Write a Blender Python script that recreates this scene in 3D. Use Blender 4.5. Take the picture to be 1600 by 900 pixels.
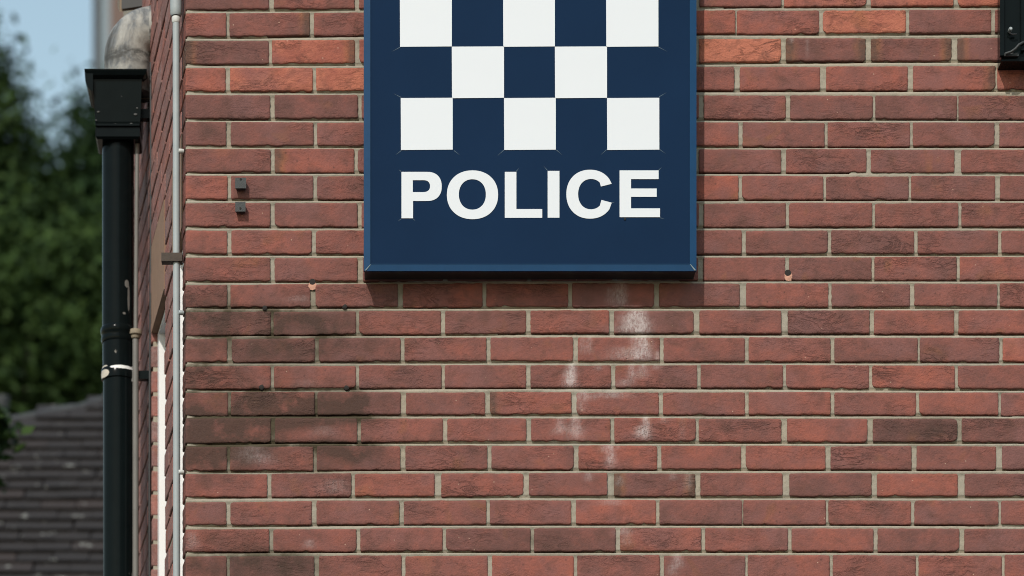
import bpy, bmesh, math, random
import numpy as np
from mathutils import Vector, noise as mnoise

for o in list(bpy.data.objects): bpy.data.objects.remove(o)
scene = bpy.context.scene
COL = scene.collection

# ------------------------------------------------------------------ camera
# shift lens: sensor parallel to the front wall, 10 m away, eye height 1.6 m
DIST = 10.0; FPX = 5956.0; PPX, PPY = 560.0, 2470.0       # focal length / principal point in photo pixels
PXM = FPX / DIST                                           # 595.6 px per metre on the wall
CX = (PPX - 290.0) / PXM
CZ = 5.0 - (PPY - 450.0) / PXM
cam = bpy.data.cameras.new('camera'); camo = bpy.data.objects.new('camera', cam); COL.objects.link(camo)
camo.location = (CX, -DIST, CZ); camo.rotation_euler = (math.radians(90), 0, 0)
cam.sensor_width = 36; cam.lens = 36 * FPX / 1600
cam.shift_x = (800 - PPX) / 1600; cam.shift_y = (PPY - 450) / 1600
cam.clip_start = 0.5; cam.clip_end = 3000
cam.dof.use_dof = True; cam.dof.focus_distance = DIST; cam.dof.aperture_fstop = 3.5
scene.camera = camo

# ------------------------------------------------------------------ sky + sun
SUN_TRAVEL = Vector((27.7, 73.3, -68.8)).normalized()
world = bpy.data.worlds.new('World'); scene.world = world; world.use_nodes = True
wn = world.node_tree; wn.nodes.clear()
sky = wn.nodes.new('ShaderNodeTexSky'); sky.sky_type = 'NISHITA'; sky.sun_disc = False
sky.sun_elevation = math.asin(-SUN_TRAVEL.z)
sky.sun_rotation = math.atan2(-SUN_TRAVEL.x, -SUN_TRAVEL.y)
sky.air_density = 2.0; sky.dust_density = 1.0; sky.ozone_density = 1.0
bg = wn.nodes.new('ShaderNodeBackground'); bg.inputs[1].default_value = 0.148
wo = wn.nodes.new('ShaderNodeOutputWorld')
wn.links.new(sky.outputs[0], bg.inputs[0]); wn.links.new(bg.outputs[0], wo.inputs[0])
sl = bpy.data.lights.new('sun', 'SUN'); sl.energy = 3.2; sl.angle = math.radians(0.53); sl.color = (1.0, 0.94, 0.86)
so = bpy.data.objects.new('sun', sl); COL.objects.link(so)
so.rotation_euler = SUN_TRAVEL.to_track_quat('-Z', 'Y').to_euler(); so.location = (-4, -20, 20)
scene.view_settings.view_transform = 'Standard'; scene.view_settings.look = 'None'
scene.view_settings.exposure = 0.0; scene.view_settings.gamma = 1.0
scene.view_settings.use_curve_mapping = False
scene.render.engine = 'CYCLES'
scene.cycles.filter_width = 1.0

# ------------------------------------------------------------------ helpers
def W(px, py, y=0.0):
    """a photo pixel at a given depth y -> a world point"""
    D = DIST + y
    return Vector((CX + (px - PPX) * D / FPX, y, CZ + (PPY - py) * D / FPX))
def WX(px): return (px - 290.0) / PXM
def WZ(py): return 5.0 + (450.0 - py) / PXM
SIDE = Vector(((-325.0 - PPX) / FPX, 1.0, 0)).normalized()     # direction of the splayed side wall
SNORM = Vector((-SIDE.y, SIDE.x, 0))                          # its outward normal
def sd(px):
    """distance along the side wall of the point that shows at photo column px"""
    p = 290.0 - px
    return (DIST * p / (615.0 - p)) / SIDE.y
def SP(s, z, o=0.0):
    """point on the side wall: s along it, o inwards"""
    return SIDE * s - SNORM * o + Vector((0, 0, z))

def link(name, me, mat, parent=None, loc=(0, 0, 0)):
    o = bpy.data.objects.new(name, me); COL.objects.link(o)
    if mat is not None and len(me.materials) == 0: me.materials.append(mat)
    loc = Vector(loc)
    if parent is not None:
        o.parent = parent; o.location = loc - wloc(parent)
    else: o.location = loc
    return o
def wloc(o):
    v = Vector(o.location)
    while o.parent is not None: o = o.parent; v += Vector(o.location)
    return v
def obj(name, verts, faces, mat, parent=None, loc=None, smooth=False):
    """world-space verts; the origin is moved to loc (centre by default)"""
    V = [Vector(v) for v in verts]
    if loc is None:
        mn = Vector((min(v.x for v in V), min(v.y for v in V), min(v.z for v in V)))
        mx = Vector((max(v.x for v in V), max(v.y for v in V), max(v.z for v in V)))
        loc = (mn + mx) / 2
    loc = Vector(loc)
    me = bpy.data.meshes.new(name); me.from_pydata([tuple(v - loc) for v in V], [], faces); me.update()
    if smooth: me.polygons.foreach_set('use_smooth', [True] * len(me.polygons))
    return link(name, me, mat, parent, loc)
def bmobj(name, bm, mat, parent=None, smooth=False, bevel=0):
    if bevel:
        bmesh.ops.bevel(bm, geom=[e for e in bm.edges if len(e.link_faces) == 2 and e.calc_face_angle(0) > 0.6],
                        offset=bevel, segments=2, affect='EDGES', profile=0.6)
    bmesh.ops.recalc_face_normals(bm, faces=bm.faces)
    vs = [v.co.copy() for v in bm.verts]
    mn = Vector([min(v[i] for v in vs) for i in range(3)]); mx = Vector([max(v[i] for v in vs) for i in range(3)])
    c = (mn + mx) / 2
    bmesh.ops.translate(bm, verts=bm.verts, vec=-c)
    me = bpy.data.meshes.new(name); bm.to_mesh(me); bm.free()
    if smooth:
        me.polygons.foreach_set('use_smooth', [True] * len(me.polygons))
        try: me.set_sharp_from_angle(angle=math.radians(38))
        except Exception: pass
    return link(name, me, mat, parent, c)
def hexa(bm, pts):
    """8 points: bottom ring of 4 then top ring of 4"""
    v = [bm.verts.new(p) for p in pts]
    for f in ((3, 2, 1, 0), (4, 5, 6, 7), (0, 1, 5, 4), (1, 2, 6, 5), (2, 3, 7, 6), (3, 0, 4, 7)):
        bm.faces.new([v[i] for i in f])
def box(bm, x0, x1, y0, y1, z0, z1):
    hexa(bm, [(x0, y0, z0), (x1, y0, z0), (x1, y1, z0), (x0, y1, z0), (x0, y0, z1), (x1, y0, z1), (x1, y1, z1), (x0, y1, z1)])
def sbox(bm, s0, s1, z0, z1, o0, o1):
    hexa(bm, [SP(s0, z0, o0), SP(s0, z0, o1), SP(s1, z0, o1), SP(s1, z0, o0), SP(s0, z1, o0), SP(s0, z1, o1), SP(s1, z1, o1), SP(s1, z1, o0)])
def tube(bm, path, radii, seg=24, caps=True):
    """sweep circles along a path; radii a number or one per point"""
    path = [Vector(p) for p in path]
    if not hasattr(radii, '__len__'): radii = [radii] * len(path)
    rings = []; up = None
    for i, p in enumerate(path):
        a = path[max(i - 1, 0)]; b = path[min(i + 1, len(path) - 1)]
        t = (b - a).normalized()
        if up is None:
            up = Vector((1, 0, 0)) if abs(t.z) > 0.9 else Vector((0, 0, 1))
        side = t.cross(up).normalized(); up = side.cross(t).normalized()
        rings.append([bm.verts.new(p + (side * math.cos(k * 2 * math.pi / seg) + up * math.sin(k * 2 * math.pi / seg)) * radii[i]) for k in range(seg)])
    for r0, r1 in zip(rings, rings[1:]):
        for k in range(seg): bm.faces.new((r0[k], r0[(k + 1) % seg], r1[(k + 1) % seg], r1[k]))
    if caps:
        bm.faces.new(rings[0][::-1]); bm.faces.new(rings[-1])
def empty(name, loc, label, cat, group=None):
    o = bpy.data.objects.new(name, None); COL.objects.link(o); o.location = loc
    return tag(o, label, cat, group)
def tag(o, label, cat, group=None):
    o['label'] = label; o['category'] = cat
    if group: o['group'] = group
    return o

# ------------------------------------------------------------------ materials
class NT:
    def __init__(self, name):
        self.m = bpy.data.materials.new(name); self.m.use_nodes = True
        self.t = self.m.node_tree; self.b = self.t.nodes['Principled BSDF']
    def n(self, kind, **kw):
        nd = self.t.nodes.new('ShaderNode' + kind)
        for k, v in kw.items():
            if k.startswith('i_'): nd.inputs[k[2:]].default_value = v
            else: setattr(nd, k, v)
        return nd
    def l(self, a, b): self.t.links.new(a, b)
    def inp(self, sock, v):
        if hasattr(v, 'is_output') or hasattr(v, 'links'): self.l(v, sock)
        else: sock.default_value = v
    def math(self, op, a, b=0.0, c=None, clamp=False):
        nd = self.n('Math', operation=op, use_clamp=clamp)
        self.inp(nd.inputs[0], a); self.inp(nd.inputs[1], b)
        if c is not None: self.inp(nd.inputs[2], c)
        return nd.outputs[0]
    def mix(self, f, a, b, mode='MIX'):
        nd = self.n('Mix', data_type='RGBA', blend_type=mode)
        self.inp(nd.inputs[0], f)
        for s, v in ((nd.inputs[6], a), (nd.inputs[7], b)):
            if isinstance(v, tuple): s.default_value = v if len(v) == 4 else v + (1,)
            else: self.l(v, s)
        return nd.outputs[2]
    def noise(self, vec, scale, detail=3, rough=0.55, dist=0.0):
        nd = self.n('TexNoise'); nd.inputs['Scale'].default_value = scale; nd.inputs['Detail'].default_value = detail
        nd.inputs['Roughness'].default_value = rough; nd.inputs['Distortion'].default_value = dist
        if vec is not None: self.l(vec, nd.inputs['Vector'])
        return nd.outputs['Fac']
    def ramp(self, f, stops, interp='LINEAR'):
        nd = self.n('ValToRGB'); self.l(f, nd.inputs[0]); cr = nd.color_ramp; cr.interpolation = interp
        while len(cr.elements) < len(stops): cr.elements.new(0.5)
        for e, (p, c) in zip(cr.elements, stops):
            e.position = p; e.color = (c, c, c, 1) if not isinstance(c, tuple) else c + (1,)
        return nd.outputs[0]
    def mapr(self, f, a, b, c=0.0, d=1.0):
        nd = self.n('MapRange'); nd.clamp = True; self.l(f, nd.inputs[0])
        for i, v in enumerate((a, b, c, d)): nd.inputs[i + 1].default_value = v
        return nd.outputs[0]
    def mapping(self, vec, scale=(1, 1, 1), rot=(0, 0, 0)):
        nd = self.n('Mapping'); self.l(vec, nd.inputs[0]); nd.inputs['Scale'].default_value = scale; nd.inputs['Rotation'].default_value = rot
        return nd.outputs[0]
    def bump(self, h, strength, dist, prev=None):
        nd = self.n('Bump'); nd.inputs['Strength'].default_value = strength; nd.inputs['Distance'].default_value = dist
        self.l(h, nd.inputs['Height'])
        if prev is not None: self.l(prev, nd.inputs['Normal'])
        return nd.outputs[0]

def simple(name, col, rough=0.5, metal=0.0, var=0.12, scale=30, bump=0.0, spec=0.5):
    k = NT(name); tc = k.n('TexCoord').outputs['Object']
    f = k.noise(tc, scale, 4)
    lo = tuple(c * (1 - var) for c in col); hi = tuple(min(1, c * (1 + var)) for c in col)
    k.l(k.mix(f, lo, hi), k.b.inputs['Base Color'])
    k.b.inputs['Roughness'].default_value = rough; k.b.inputs['Metallic'].default_value = metal
    k.b.inputs['Specular IOR Level'].default_value = spec
    if bump: k.l(k.bump(k.noise(tc, scale * 4, 4), bump, 0.002), k.b.inputs['Normal'])
    return k.m

def brick_material():
    k = NT('brick_clay')
    tc = k.n('TexCoord').outputs['Object']
    rnd = k.n('ObjectInfo').outputs['Random']
    tone = k.n('Attribute', attribute_type='OBJECT', attribute_name='tone').outputs['Fac']
    kiss = k.n('Attribute', attribute_type='OBJECT', attribute_name='kiss').outputs['Fac']
    rgh = k.n('Attribute', attribute_type='OBJECT', attribute_name='crease').outputs['Fac']
    white = k.n('Attribute', attribute_type='GEOMETRY', attribute_name='white').outputs['Fac']
    grime = k.n('Attribute', attribute_type='GEOMETRY', attribute_name='grime').outputs['Fac']
    endf = k.n('Attribute', attribute_type='GEOMETRY', attribute_name='ends').outputs['Fac']
    off = k.n('CombineXYZ'); k.l(k.math('MULTIPLY', rnd, 91.0), off.inputs[0]); k.l(k.math('MULTIPLY', rnd, 37.0), off.inputs[1]); k.l(k.math('MULTIPLY', rnd, 53.0), off.inputs[2])
    add = k.n('VectorMath', operation='ADD'); k.l(tc, add.inputs[0]); k.l(off.outputs[0], add.inputs[1]); v = add.outputs[0]
    blotch = k.noise(v, 14, 3, 0.6)
    fine = k.noise(v, 260, 5, 0.7)
    mid = k.noise(k.mapping(v, (1, 1, 1.6)), 55, 4, 0.6)
    t = k.math('ADD', tone, k.math('MULTIPLY', k.math('SUBTRACT', blotch, 0.5), 0.75))
    t = k.math('ADD', t, k.math('MULTIPLY', k.math('SUBTRACT', mid, 0.5), 0.35))
    col = k.ramp(t, [(0.0, (0.110, 0.058, 0.051)), (0.28, (0.176, 0.077, 0.066)), (0.5, (0.242, 0.090, 0.072)), (0.75, (0.330, 0.105, 0.074)), (1.0, (0.46, 0.160, 0.102))])
    # mauve and ochre drifts in the firing
    col = k.mix(k.mapr(k.noise(v, 9, 2), 0.50, 0.70, 0, 0.55), col, (0.200, 0.098, 0.092))
    col = k.mix(k.mapr(k.noise(v, 11.3, 2, 0.5, 0.6), 0.62, 0.8, 0, 0.55), col, (0.25, 0.105, 0.045))
    # kiss marks: dark sooty ends with an ochre band inside them
    kb = k.math('MULTIPLY', kiss, k.mapr(endf, 0.2, 0.5)); col = k.mix(k.math('MULTIPLY', k.math('MULTIPLY', kb, k.mapr(blotch, .35, .6, .2, 1.0)), 0.42), col, (0.27, 0.125, 0.048))
    ke = k.math('MULTIPLY', kiss, k.mapr(endf, 0.5, 0.72)); col = k.mix(k.math('MULTIPLY', k.math('MULTIPLY', ke, k.mapr(mid, .3, .6, .45, 1.0)), 0.75), col, (0.082, 0.058, 0.046))
    # creases of the hand-thrown clay: ridged, stretched noise only in patches
    cv = k.mapping(v, (0.55, 1, 1.5), (0, math.radians(14), 0))
    cn = k.noise(cv, 26, 5, 0.62, 1.6)
    ridge = k.mapr(k.math('ABSOLUTE', k.math('SUBTRACT', cn, 0.5)), 0.0, 0.06, 1, 0)
    patch = k.mapr(k.noise(k.mapping(v, (0.6, 1, 1.2)), 13, 3, 0.55), 0.45, 0.66)
    patch = k.math('MULTIPLY', patch, k.math('ADD', 0.30, k.math('MULTIPLY', rgh, 0.75)), clamp=True)
    cr = k.math('MULTIPLY', ridge, patch)
    col = k.mix(k.math('MULTIPLY', cr, 0.52), col, (0.060, 0.034, 0.029))
    dirt = k.math('MULTIPLY', k.mapr(k.noise(v, 22, 4, 0.65, 0.5), 0.50, 0.70), 0.50)
    col = k.mix(dirt, col, (0.105, 0.052, 0.040))
    col = k.mix(k.mapr(fine, 0.3, 0.75, 0.2, 0.0), col, (0.06, 0.03, 0.025))
    vo = k.n('TexVoronoi'); vo.inputs['Scale'].default_value = 75; k.l(v, vo.inputs['Vector'])
    rs = k.n('SeparateColor'); k.l(vo.outputs['Color'], rs.inputs[0])
    grain = k.math('MULTIPLY', k.mapr(vo.outputs['Distance'], 0.0, 0.16, 1, 0), k.mapr(rs.outputs[0], 0.955, 0.96))
    col = k.mix(k.math('MULTIPLY', grain, 0.8), col, (0.62, 0.45, 0.33))
    pit = k.math('MULTIPLY', k.mapr(vo.outputs['Distance'], 0.05, 0.3, 1, 0), k.mapr(rs.outputs[1], 0.93, 0.94))
    col = k.mix(k.math('MULTIPLY', pit, 0.6), col, (0.06, 0.032, 0.028))
    # stains with their own shape: grime on the left, lime runs under the sign
    pos = k.n('NewGeometry').outputs['Position']
    gw = k.math('MULTIPLY', grime, k.mapr(k.noise(pos, 15, 5, 0.62), 0.34, 0.60, 0.35, 1.6), clamp=True)
    col = k.mix(k.math('MULTIPLY', gw, 0.86), col, (0.058, 0.036, 0.028))
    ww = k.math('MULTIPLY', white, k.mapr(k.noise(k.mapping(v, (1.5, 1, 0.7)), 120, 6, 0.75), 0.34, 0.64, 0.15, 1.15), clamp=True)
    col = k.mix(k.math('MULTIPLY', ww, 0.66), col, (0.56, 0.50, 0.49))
    k.l(col, k.b.inputs['Base Color'])
    k.b.inputs['Roughness'].default_value = 0.88; k.b.inputs['Specular IOR Level'].default_value = 0.22
    b = k.bump(fine, 0.6, 0.0014)
    b = k.bump(k.noise(v, 120, 4, 0.65), 0.6, 0.0030, b)
    b = k.bump(cr, 0.7, -0.0030, b)
    b = k.bump(blotch, 0.5, 0.004, b)
    # rough-faced bricks carry a coarser grain
    nd = k.n('Bump'); nd.inputs['Distance'].default_value = 0.004; k.l(k.math('MULTIPLY', rgh, 0.7), nd.inputs['Strength']); k.l(k.noise(k.mapping(v, (0.8, 1, 1.3)), 95, 5, 0.7, 0.6), nd.inputs['Height']); k.l(b, nd.inputs['Normal'])
    k.l(nd.outputs[0], k.b.inputs['Normal'])
    return k.m

def mortar_material():
    k = NT('lime_mortar'); pos = k.n('NewGeometry').outputs['Position']
    white = k.n('Attribute', attribute_type='GEOMETRY', attribute_name='white').outputs['Fac']
    grime = k.n('Attribute', attribute_type='GEOMETRY', attribute_name='grime').outputs['Fac']
    col = k.mix(k.noise(pos, 6, 4, 0.6), (0.255, 0.240, 0.195), (0.365, 0.325, 0.265))
    col = k.mix(k.mapr(k.noise(pos, 3.1, 3), 0.45, 0.7, 0, 0.6), col, (0.38, 0.325, 0.245))
    col = k.mix(k.mapr(k.noise(pos, 45, 4, 0.7), 0.50, 0.75, 0, 0.55), col, (0.15, 0.135, 0.105))
    col = k.mix(k.mapr(k.noise(pos, 420, 3, 0.7), 0.5, 0.75, 0, 0.35), col, (0.20, 0.165, 0.13))
    col = k.mix(k.math('MULTIPLY', grime, k.mapr(k.noise(pos, 15, 5, 0.62), 0.32, 0.58, 0.55, 1.7), clamp=True), col, (0.070, 0.058, 0.038))
    col = k.mix(k.math('MULTIPLY', white, 0.6, clamp=True), col, (0.58, 0.55, 0.50))
    k.l(col, k.b.inputs['Base Color']); k.b.inputs['Roughness'].default_value = 0.95; k.b.inputs['Specular IOR Level'].default_value = 0.15
    b = k.bump(k.noise(pos, 300, 5, 0.7), 0.5, 0.0015); b = k.bump(k.noise(pos, 90, 3), 0.5, 0.0025, b)
    k.l(b, k.b.inputs['Normal'])
    return k.m

def painted(name, col, chip=(0.5, 0.46, 0.40), amount=0.0, rough=0.35, pscale=9):
    """gloss paint with optional flaked patches"""
    k = NT(name); tc = k.n('TexCoord').outputs['Object']
    f = k.noise(tc, 25, 4)
    c = k.mix(f, tuple(x * 0.75 for x in col), tuple(min(1, x * 1.3) for x in col))
    c = k.mix(k.mapr(k.noise(tc, 140, 4, 0.7), 0.68, 0.82, 0, 0.25), c, (0.05, 0.05, 0.048))
    k.b.inputs['Specular IOR Level'].default_value = 0.07
    if amount:
        p = k.math('MULTIPLY', k.mapr(k.noise(k.mapping(tc, (1, 1, 0.5)), pscale, 5, 0.65), 1 - amount, 1 - amount + 0.02), 1.0)
        c = k.mix(p, c, chip)
        k.l(k.math('ADD', rough, k.math('MULTIPLY', p, 0.4)), k.b.inputs['Roughness'])
        k.l(k.bump(p, 0.6, -0.001), k.b.inputs['Normal'])
    else:
        k.l(k.mapr(k.noise(tc, 40, 4), 0.3, 0.7, rough * 0.8, rough * 1.35), k.b.inputs['Roughness'])
    k.l(c, k.b.inputs['Base Color'])
    return k.m

def weathered_lead():
    k = NT('weathered_grey_plastic'); tc = k.n('TexCoord').outputs['Object']
    v = k.mapping(tc, (1, 1, 0.45))
    c = k.ramp(k.noise(v, 13, 6, 0.68, 0.8), [(0.36, (0.045, 0.045, 0.042)), (0.46, (0.15, 0.16, 0.165)), (0.52, (0.25, 0.25, 0.235)), (0.66, (0.37, 0.365, 0.335))])
    c = k.mix(k.mapr(k.noise(tc, 60, 4, 0.7), 0.5, 0.75, 0, 0.5), c, (0.16, 0.14, 0.115))
    sx_ = k.n('SeparateXYZ'); k.l(tc, sx_.inputs[0])
    band = k.math('MULTIPLY', k.mapr(sx_.outputs[2], -0.062, -0.040), k.mapr(sx_.outputs[2], -0.004, -0.020))
    c = k.mix(k.math('MULTIPLY', band, k.mapr(k.noise(k.mapping(tc, (1, 1, 2)), 30, 5, 0.7), 0.38, 0.55, 0, 0.9)), c, (0.045, 0.045, 0.042))     # tide mark above the hopper
    k.l(c, k.b.inputs['Base Color']); k.b.inputs['Roughness'].default_value = 0.75
    k.l(k.bump(k.noise(tc, 50, 5, 0.7), 0.5, 0.003), k.b.inputs['Normal'])
    return k.m

def tile_material():
    k = NT('clay_roof_tile'); tc = k.n('TexCoord').outputs['Object']; pos = k.n('NewGeometry').outputs['Position']
    rnd = k.n('ObjectInfo').outputs['Random']
    c = k.mix(k.noise(pos, 7, 4, 0.6), (0.0068, 0.0056, 0.0053), (0.018, 0.0132, 0.0118))
    c = k.mix(k.mapr(rnd, 0.6, 1.0, 0, 0.5), c, (0.034, 0.021, 0.017))
    c = k.mix(k.mapr(k.noise(pos, 16, 3, 0.6), 0.64, 0.70, 0, 0.9), c, (0.20, 0.20, 0.18))       # lichen
    k.l(c, k.b.inputs['Base Color']); k.b.inputs['Roughness'].default_value = 0.85
    return k.m

def leaf_material(name, a, b):
    k = NT(name); pos = k.n('NewGeometry').outputs['Position']
    r = k.n('NewGeometry').outputs['Random Per Island']
    c = k.mix(r, a, b); c = k.mix(k.mapr(k.noise(pos, 1.3, 3), 0.45, 0.7, 0, 0.7), c, tuple(x * 1.5 for x in b))
    k.l(c, k.b.inputs['Base Color']); k.b.inputs['Roughness'].default_value = 0.7; k.b.inputs['Specular IOR Level'].default_value = 0.1
    return k.m

M_BRICK = brick_material(); M_MORTAR = mortar_material()
M_WHITE = simple('white_vinyl', (0.63, 0.66, 0.695), 0.4, 0, 0.022, 3)
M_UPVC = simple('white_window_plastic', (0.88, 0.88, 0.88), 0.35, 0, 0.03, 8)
M_NAVY = simple('navy_sign_panel', (0.0056, 0.0200, 0.053), 0.22, 0, 0.16, 4, 0, 0.06)
M_RAIL = simple('blue_sign_frame', (0.0085, 0.045, 0.112), 0.25, 0, 0.14, 16, 0.1, 0.15)
M_HILITE = simple('frame_mitre_highlight', (0.14, 0.19, 0.21), 0.5, 0, 0.3, 60)  # paler blue-grey for the highlights painted on the frame mitres
M_SEAM = simple('sign_crease', (0.06, 0.10, 0.14), 0.45, 0, 0.2, 60)
M_SBACK = simple('sign_back_box', (0.012, 0.013, 0.016), 0.5, 0, 0.2, 20)
M_BLACK = painted('black_gloss_paint', (0.0042, 0.0066, 0.0070), amount=0.0, rough=0.15)
M_BLACKP = painted('flaking_black_paint', (0.0042, 0.0068, 0.0074), chip=(0.30, 0.28, 0.25), amount=0.325, rough=0.15, pscale=11)
M_LEAD = weathered_lead()
M_COND = simple('grey_conduit', (0.30, 0.335, 0.345), 0.55, 0, 0.15, 14, 0.15)
M_CONDW = simple('pale_conduit_fitting', (0.50, 0.51, 0.49), 0.6, 0, 0.25, 40, 0.2)
M_RUST = simple('rusted_strap', (0.055, 0.040, 0.030), 0.8, 0, 0.4, 60, 0.4)
M_WASTE = simple('old_grey_pipe', (0.15, 0.145, 0.135), 0.6, 0, 0.25, 14, 0.2)
M_STONE = simple('sandstone_lintel', (0.24, 0.145, 0.095), 0.9, 0, 0.25, 26, 0.4)
M_CABLE = simple('black_cable_sheath', (0.016, 0.016, 0.017), 0.5, 0, 0.2, 40)
M_IRON = simple('dark_iron', (0.022, 0.026, 0.027), 0.6, 0, 0.35, 90, 0.4)
M_PLUG = simple('dark_wall_plug', (0.018, 0.014, 0.012), 0.9, 0, 0.4, 200, 0.3)
M_FILL = simple('pink_filler', (0.52, 0.28, 0.20), 0.95, 0, 0.25, 150, 0.5)
M_GLASS = simple('dark_window_glass', (0.02, 0.025, 0.03), 0.05, 0, 0.1, 3)
M_TIMBER = simple('old_timber', (0.21, 0.155, 0.105), 0.8, 0, 0.3, 20, 0.3)
M_TILE = tile_material()
M_RIDGE = simple('ridge_tile', (0.030, 0.034, 0.036), 0.7, 0, 0.3, 9, 0.2)
M_BARK = simple('bark', (0.06, 0.05, 0.04), 0.9, 0, 0.3, 8, 0.6)
M_RENDER = simple('house_render', (0.32, 0.28, 0.24), 0.9, 0, 0.1, 4)
M_ASPH = simple('asphalt', (0.055, 0.055, 0.056), 0.9, 0, 0.25, 40, 0.3)
M_CLAD = simple('blue_grey_cladding', (0.20, 0.26, 0.30), 0.6, 0, 0.12, 1.2)
M_POST = simple('dark_corner_trim', (0.05, 0.046, 0.045), 0.7, 0, 0.15, 1)
M_BROWN = simple('brown_far_brick', (0.14, 0.095, 0.08), 0.9, 0, 0.2, 2)
M_LEAFA = leaf_material('leaf_deep_green', (0.0080, 0.020, 0.0070), (0.032, 0.058, 0.014))
M_LEAFB = leaf_material('leaf_mid_green', (0.0068, 0.019, 0.0080), (0.026, 0.052, 0.015))

# ------------------------------------------------------------------ measured stains
STREAKS = [  # px, top py, half width, length, strength
    (966, 437, 9, 44, .55), (975, 440, 5, 40, .45), (952, 452, 6, 26, .25), (991, 486, 17, 38, .95), (1003, 489, 10, 35, .8), (985, 495, 26, 28, .35), (1006, 527, 11, 36, .95),
    (993, 528, 10, 38, .45), (975, 545, 24, 20, .4), (921, 528, 5, 24, .4), (910, 530, 6, 22, .25), (1028, 550, 3, 14, .6), (893, 570, 8, 38, 1.0), (887, 582, 9, 22, .5),
    (987, 570, 6, 26, .55), (1004, 571, 9, 20, .5), (975, 594, 14, 12, .35), (1026, 570, 6, 8, .35), (935, 571, 6, 7, .3), (912, 612, 13, 14, .5), (955, 611, 24, 11, .5),
    (908, 628, 10, 15, .3), (876, 655, 9, 22, .45), (899, 655, 10, 33, .65), (870, 670, 8, 10, .2), (1009, 653, 7, 33, .95), (1000, 668, 9, 16, .7), (1037, 653, 5, 8, .4), (1066, 653, 4, 40, .15),
    (954, 697, 7, 34, .7), (944, 696, 6, 11, .4), (965, 697, 4, 5, .3), (920, 740, 6, 12, .35), (952, 741, 4, 28, .25), (1052, 740, 5, 10, .35), (1075, 742, 6, 22, .3),
    (968, 746, 8, 14, .3), (975, 825, 13, 12, .4), (978, 838, 9, 14, .25), (1058, 868, 8, 20, .5), (1050, 885, 8, 15, .3), (955, 782, 22, 8, .3),
    (395, 700, 26, 22, .2), (410, 712, 22, 14, .15), (523, 752, 22, 20, .22), (505, 668, 20, 14, .14), (480, 595, 22, 14, .08), (300, 835, 10, 24, .3), (483, 845, 8, 12, .35), (468, 463, 20, 8, .2), (1236, 58, 2.5, 9, .5), (1262, 60, 2, 30, .18)]
GRIMES = [(400, 651, 150, 7, .9), (330, 694, 70, 6, .9), (500, 694, 90, 5, .6), (335, 505, 90, 26, .85), (480, 505, 75, 24, .75), (470, 545, 120, 24, .5), (340, 585, 90, 22, .45), (430, 632, 90, 26, 1.0), (555, 628, 45, 22, .9), (350, 672, 90, 28, 1.0), (330, 716, 55, 28, .8), (545, 702, 40, 16, .9),
          (500, 715, 100, 26, .4), (325, 462, 40, 14, .5), (430, 885, 70, 26, .75), (320, 885, 50, 25, .6), (330, 208, 25, 16, .55), (600, 455, 60, 12, .25), (305, 620, 25, 130, .35), (360, 845, 70, 16, .35), (850, 848, 70, 18, .35), (945, 750, 60, 14, .2), (1440, 672, 60, 18, .5), (520, 655, 60, 16, .4), (490, 462, 60, 14, .2)]
def white_at(px, py):
    w = 0.0
    for (x, y, hw, ln, st) in STREAKS:
        t = (py - y) / ln
        if t < -0.25 or t > 1.15: continue
        wd = hw * (0.7 + 0.5 * max(t, 0)) * (1 + 0.25 * mnoise.noise((py * 0.06, x, 0)))
        g = math.exp(-((px - x) / wd) ** 2)
        w += st * g * min(1, max(0, (t + 0.25) / 0.25)) * min(1, max(0, (1.15 - t) / 0.5))
    return min(w, 1.2)
def grime_at(px, py):
    w = 0.0
    for (x, y, rx, ry, st) in GRIMES:
        d = ((px - x) / rx) ** 2 + ((py - y) / ry) ** 2
        if d < 5: w += st * math.exp(-d * 0.9)
    w *= 1 + 0.5 * mnoise.noise((px * 0.02, py * 0.05, 3.3))
    return min(max(w, 0), 1.1)

# ------------------------------------------------------------------ the setting
g = obj('ground', [(-400, -300, 0), (400, -300, 0), (400, 600, 0), (-400, 600, 0)], [(0, 1, 2, 3)], M_ASPH, loc=(0, 0, 0)); g['kind'] = 'structure'

# ------------------------------------------------------------------ building
BLD = empty('brick_building', (0, 0, 0), 'red brick building corner with pale mortar joints behind the navy sign', 'building')

# course tops and bottoms in photo pixels: (top left, bottom left, top right, bottom right)
COURSES = [(-22, 15, -27, 9.5), (20, 57, 14.5, 51), (63, 100.5, 59, 95), (105.5, 142.5, 103, 140.5), (148, 185, 149, 186), (190.5, 227.5, 191, 229),
           (232, 269.5, 233, 270), (274.5, 311, 275, 312), (317, 354.5, 317, 354), (360, 396.5, 360, 396), (402.5, 439.5, 401, 437.5), (444.5, 480.5, 443, 479),
           (487, 524, 485, 521), (529, 566, 527.5, 565), (572, 607.5, 570.5, 607), (613, 649.5, 613, 649), (654, 692.5, 654, 690.5), (697.5, 736, 697, 734),
           (740.5, 777, 739.5, 775.5), (784, 820.5, 782, 820), (827, 862.5, 825.5, 862), (869, 905, 867.5, 904)]
MID = {11: (442, 479), 12: (484.5, 521), 13: (527, 564), 14: (570, 605.5), 15: (612, 647), 16: (653, 689.5), 17: (696, 733), 18: (739, 775), 19: (781, 819), 20: (824.5, 861), 21: (867.5, 904)}
def course_y(c, px):
    tl, bl, tr, br = COURSES[c]
    if c in MID:
        tm, bm_ = MID[c]
        if px < 800:
            t = (px - 300) / 500; return tl + (tm - tl) * t, bl + (bm_ - bl) * t
        t = (px - 800) / 700; return tm + (tr - tm) * t, bm_ + (br - bm_) * t
    t = (px - 300) / 1200; return tl + (tr - tl) * t, bl + (br - bl) * t
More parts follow.
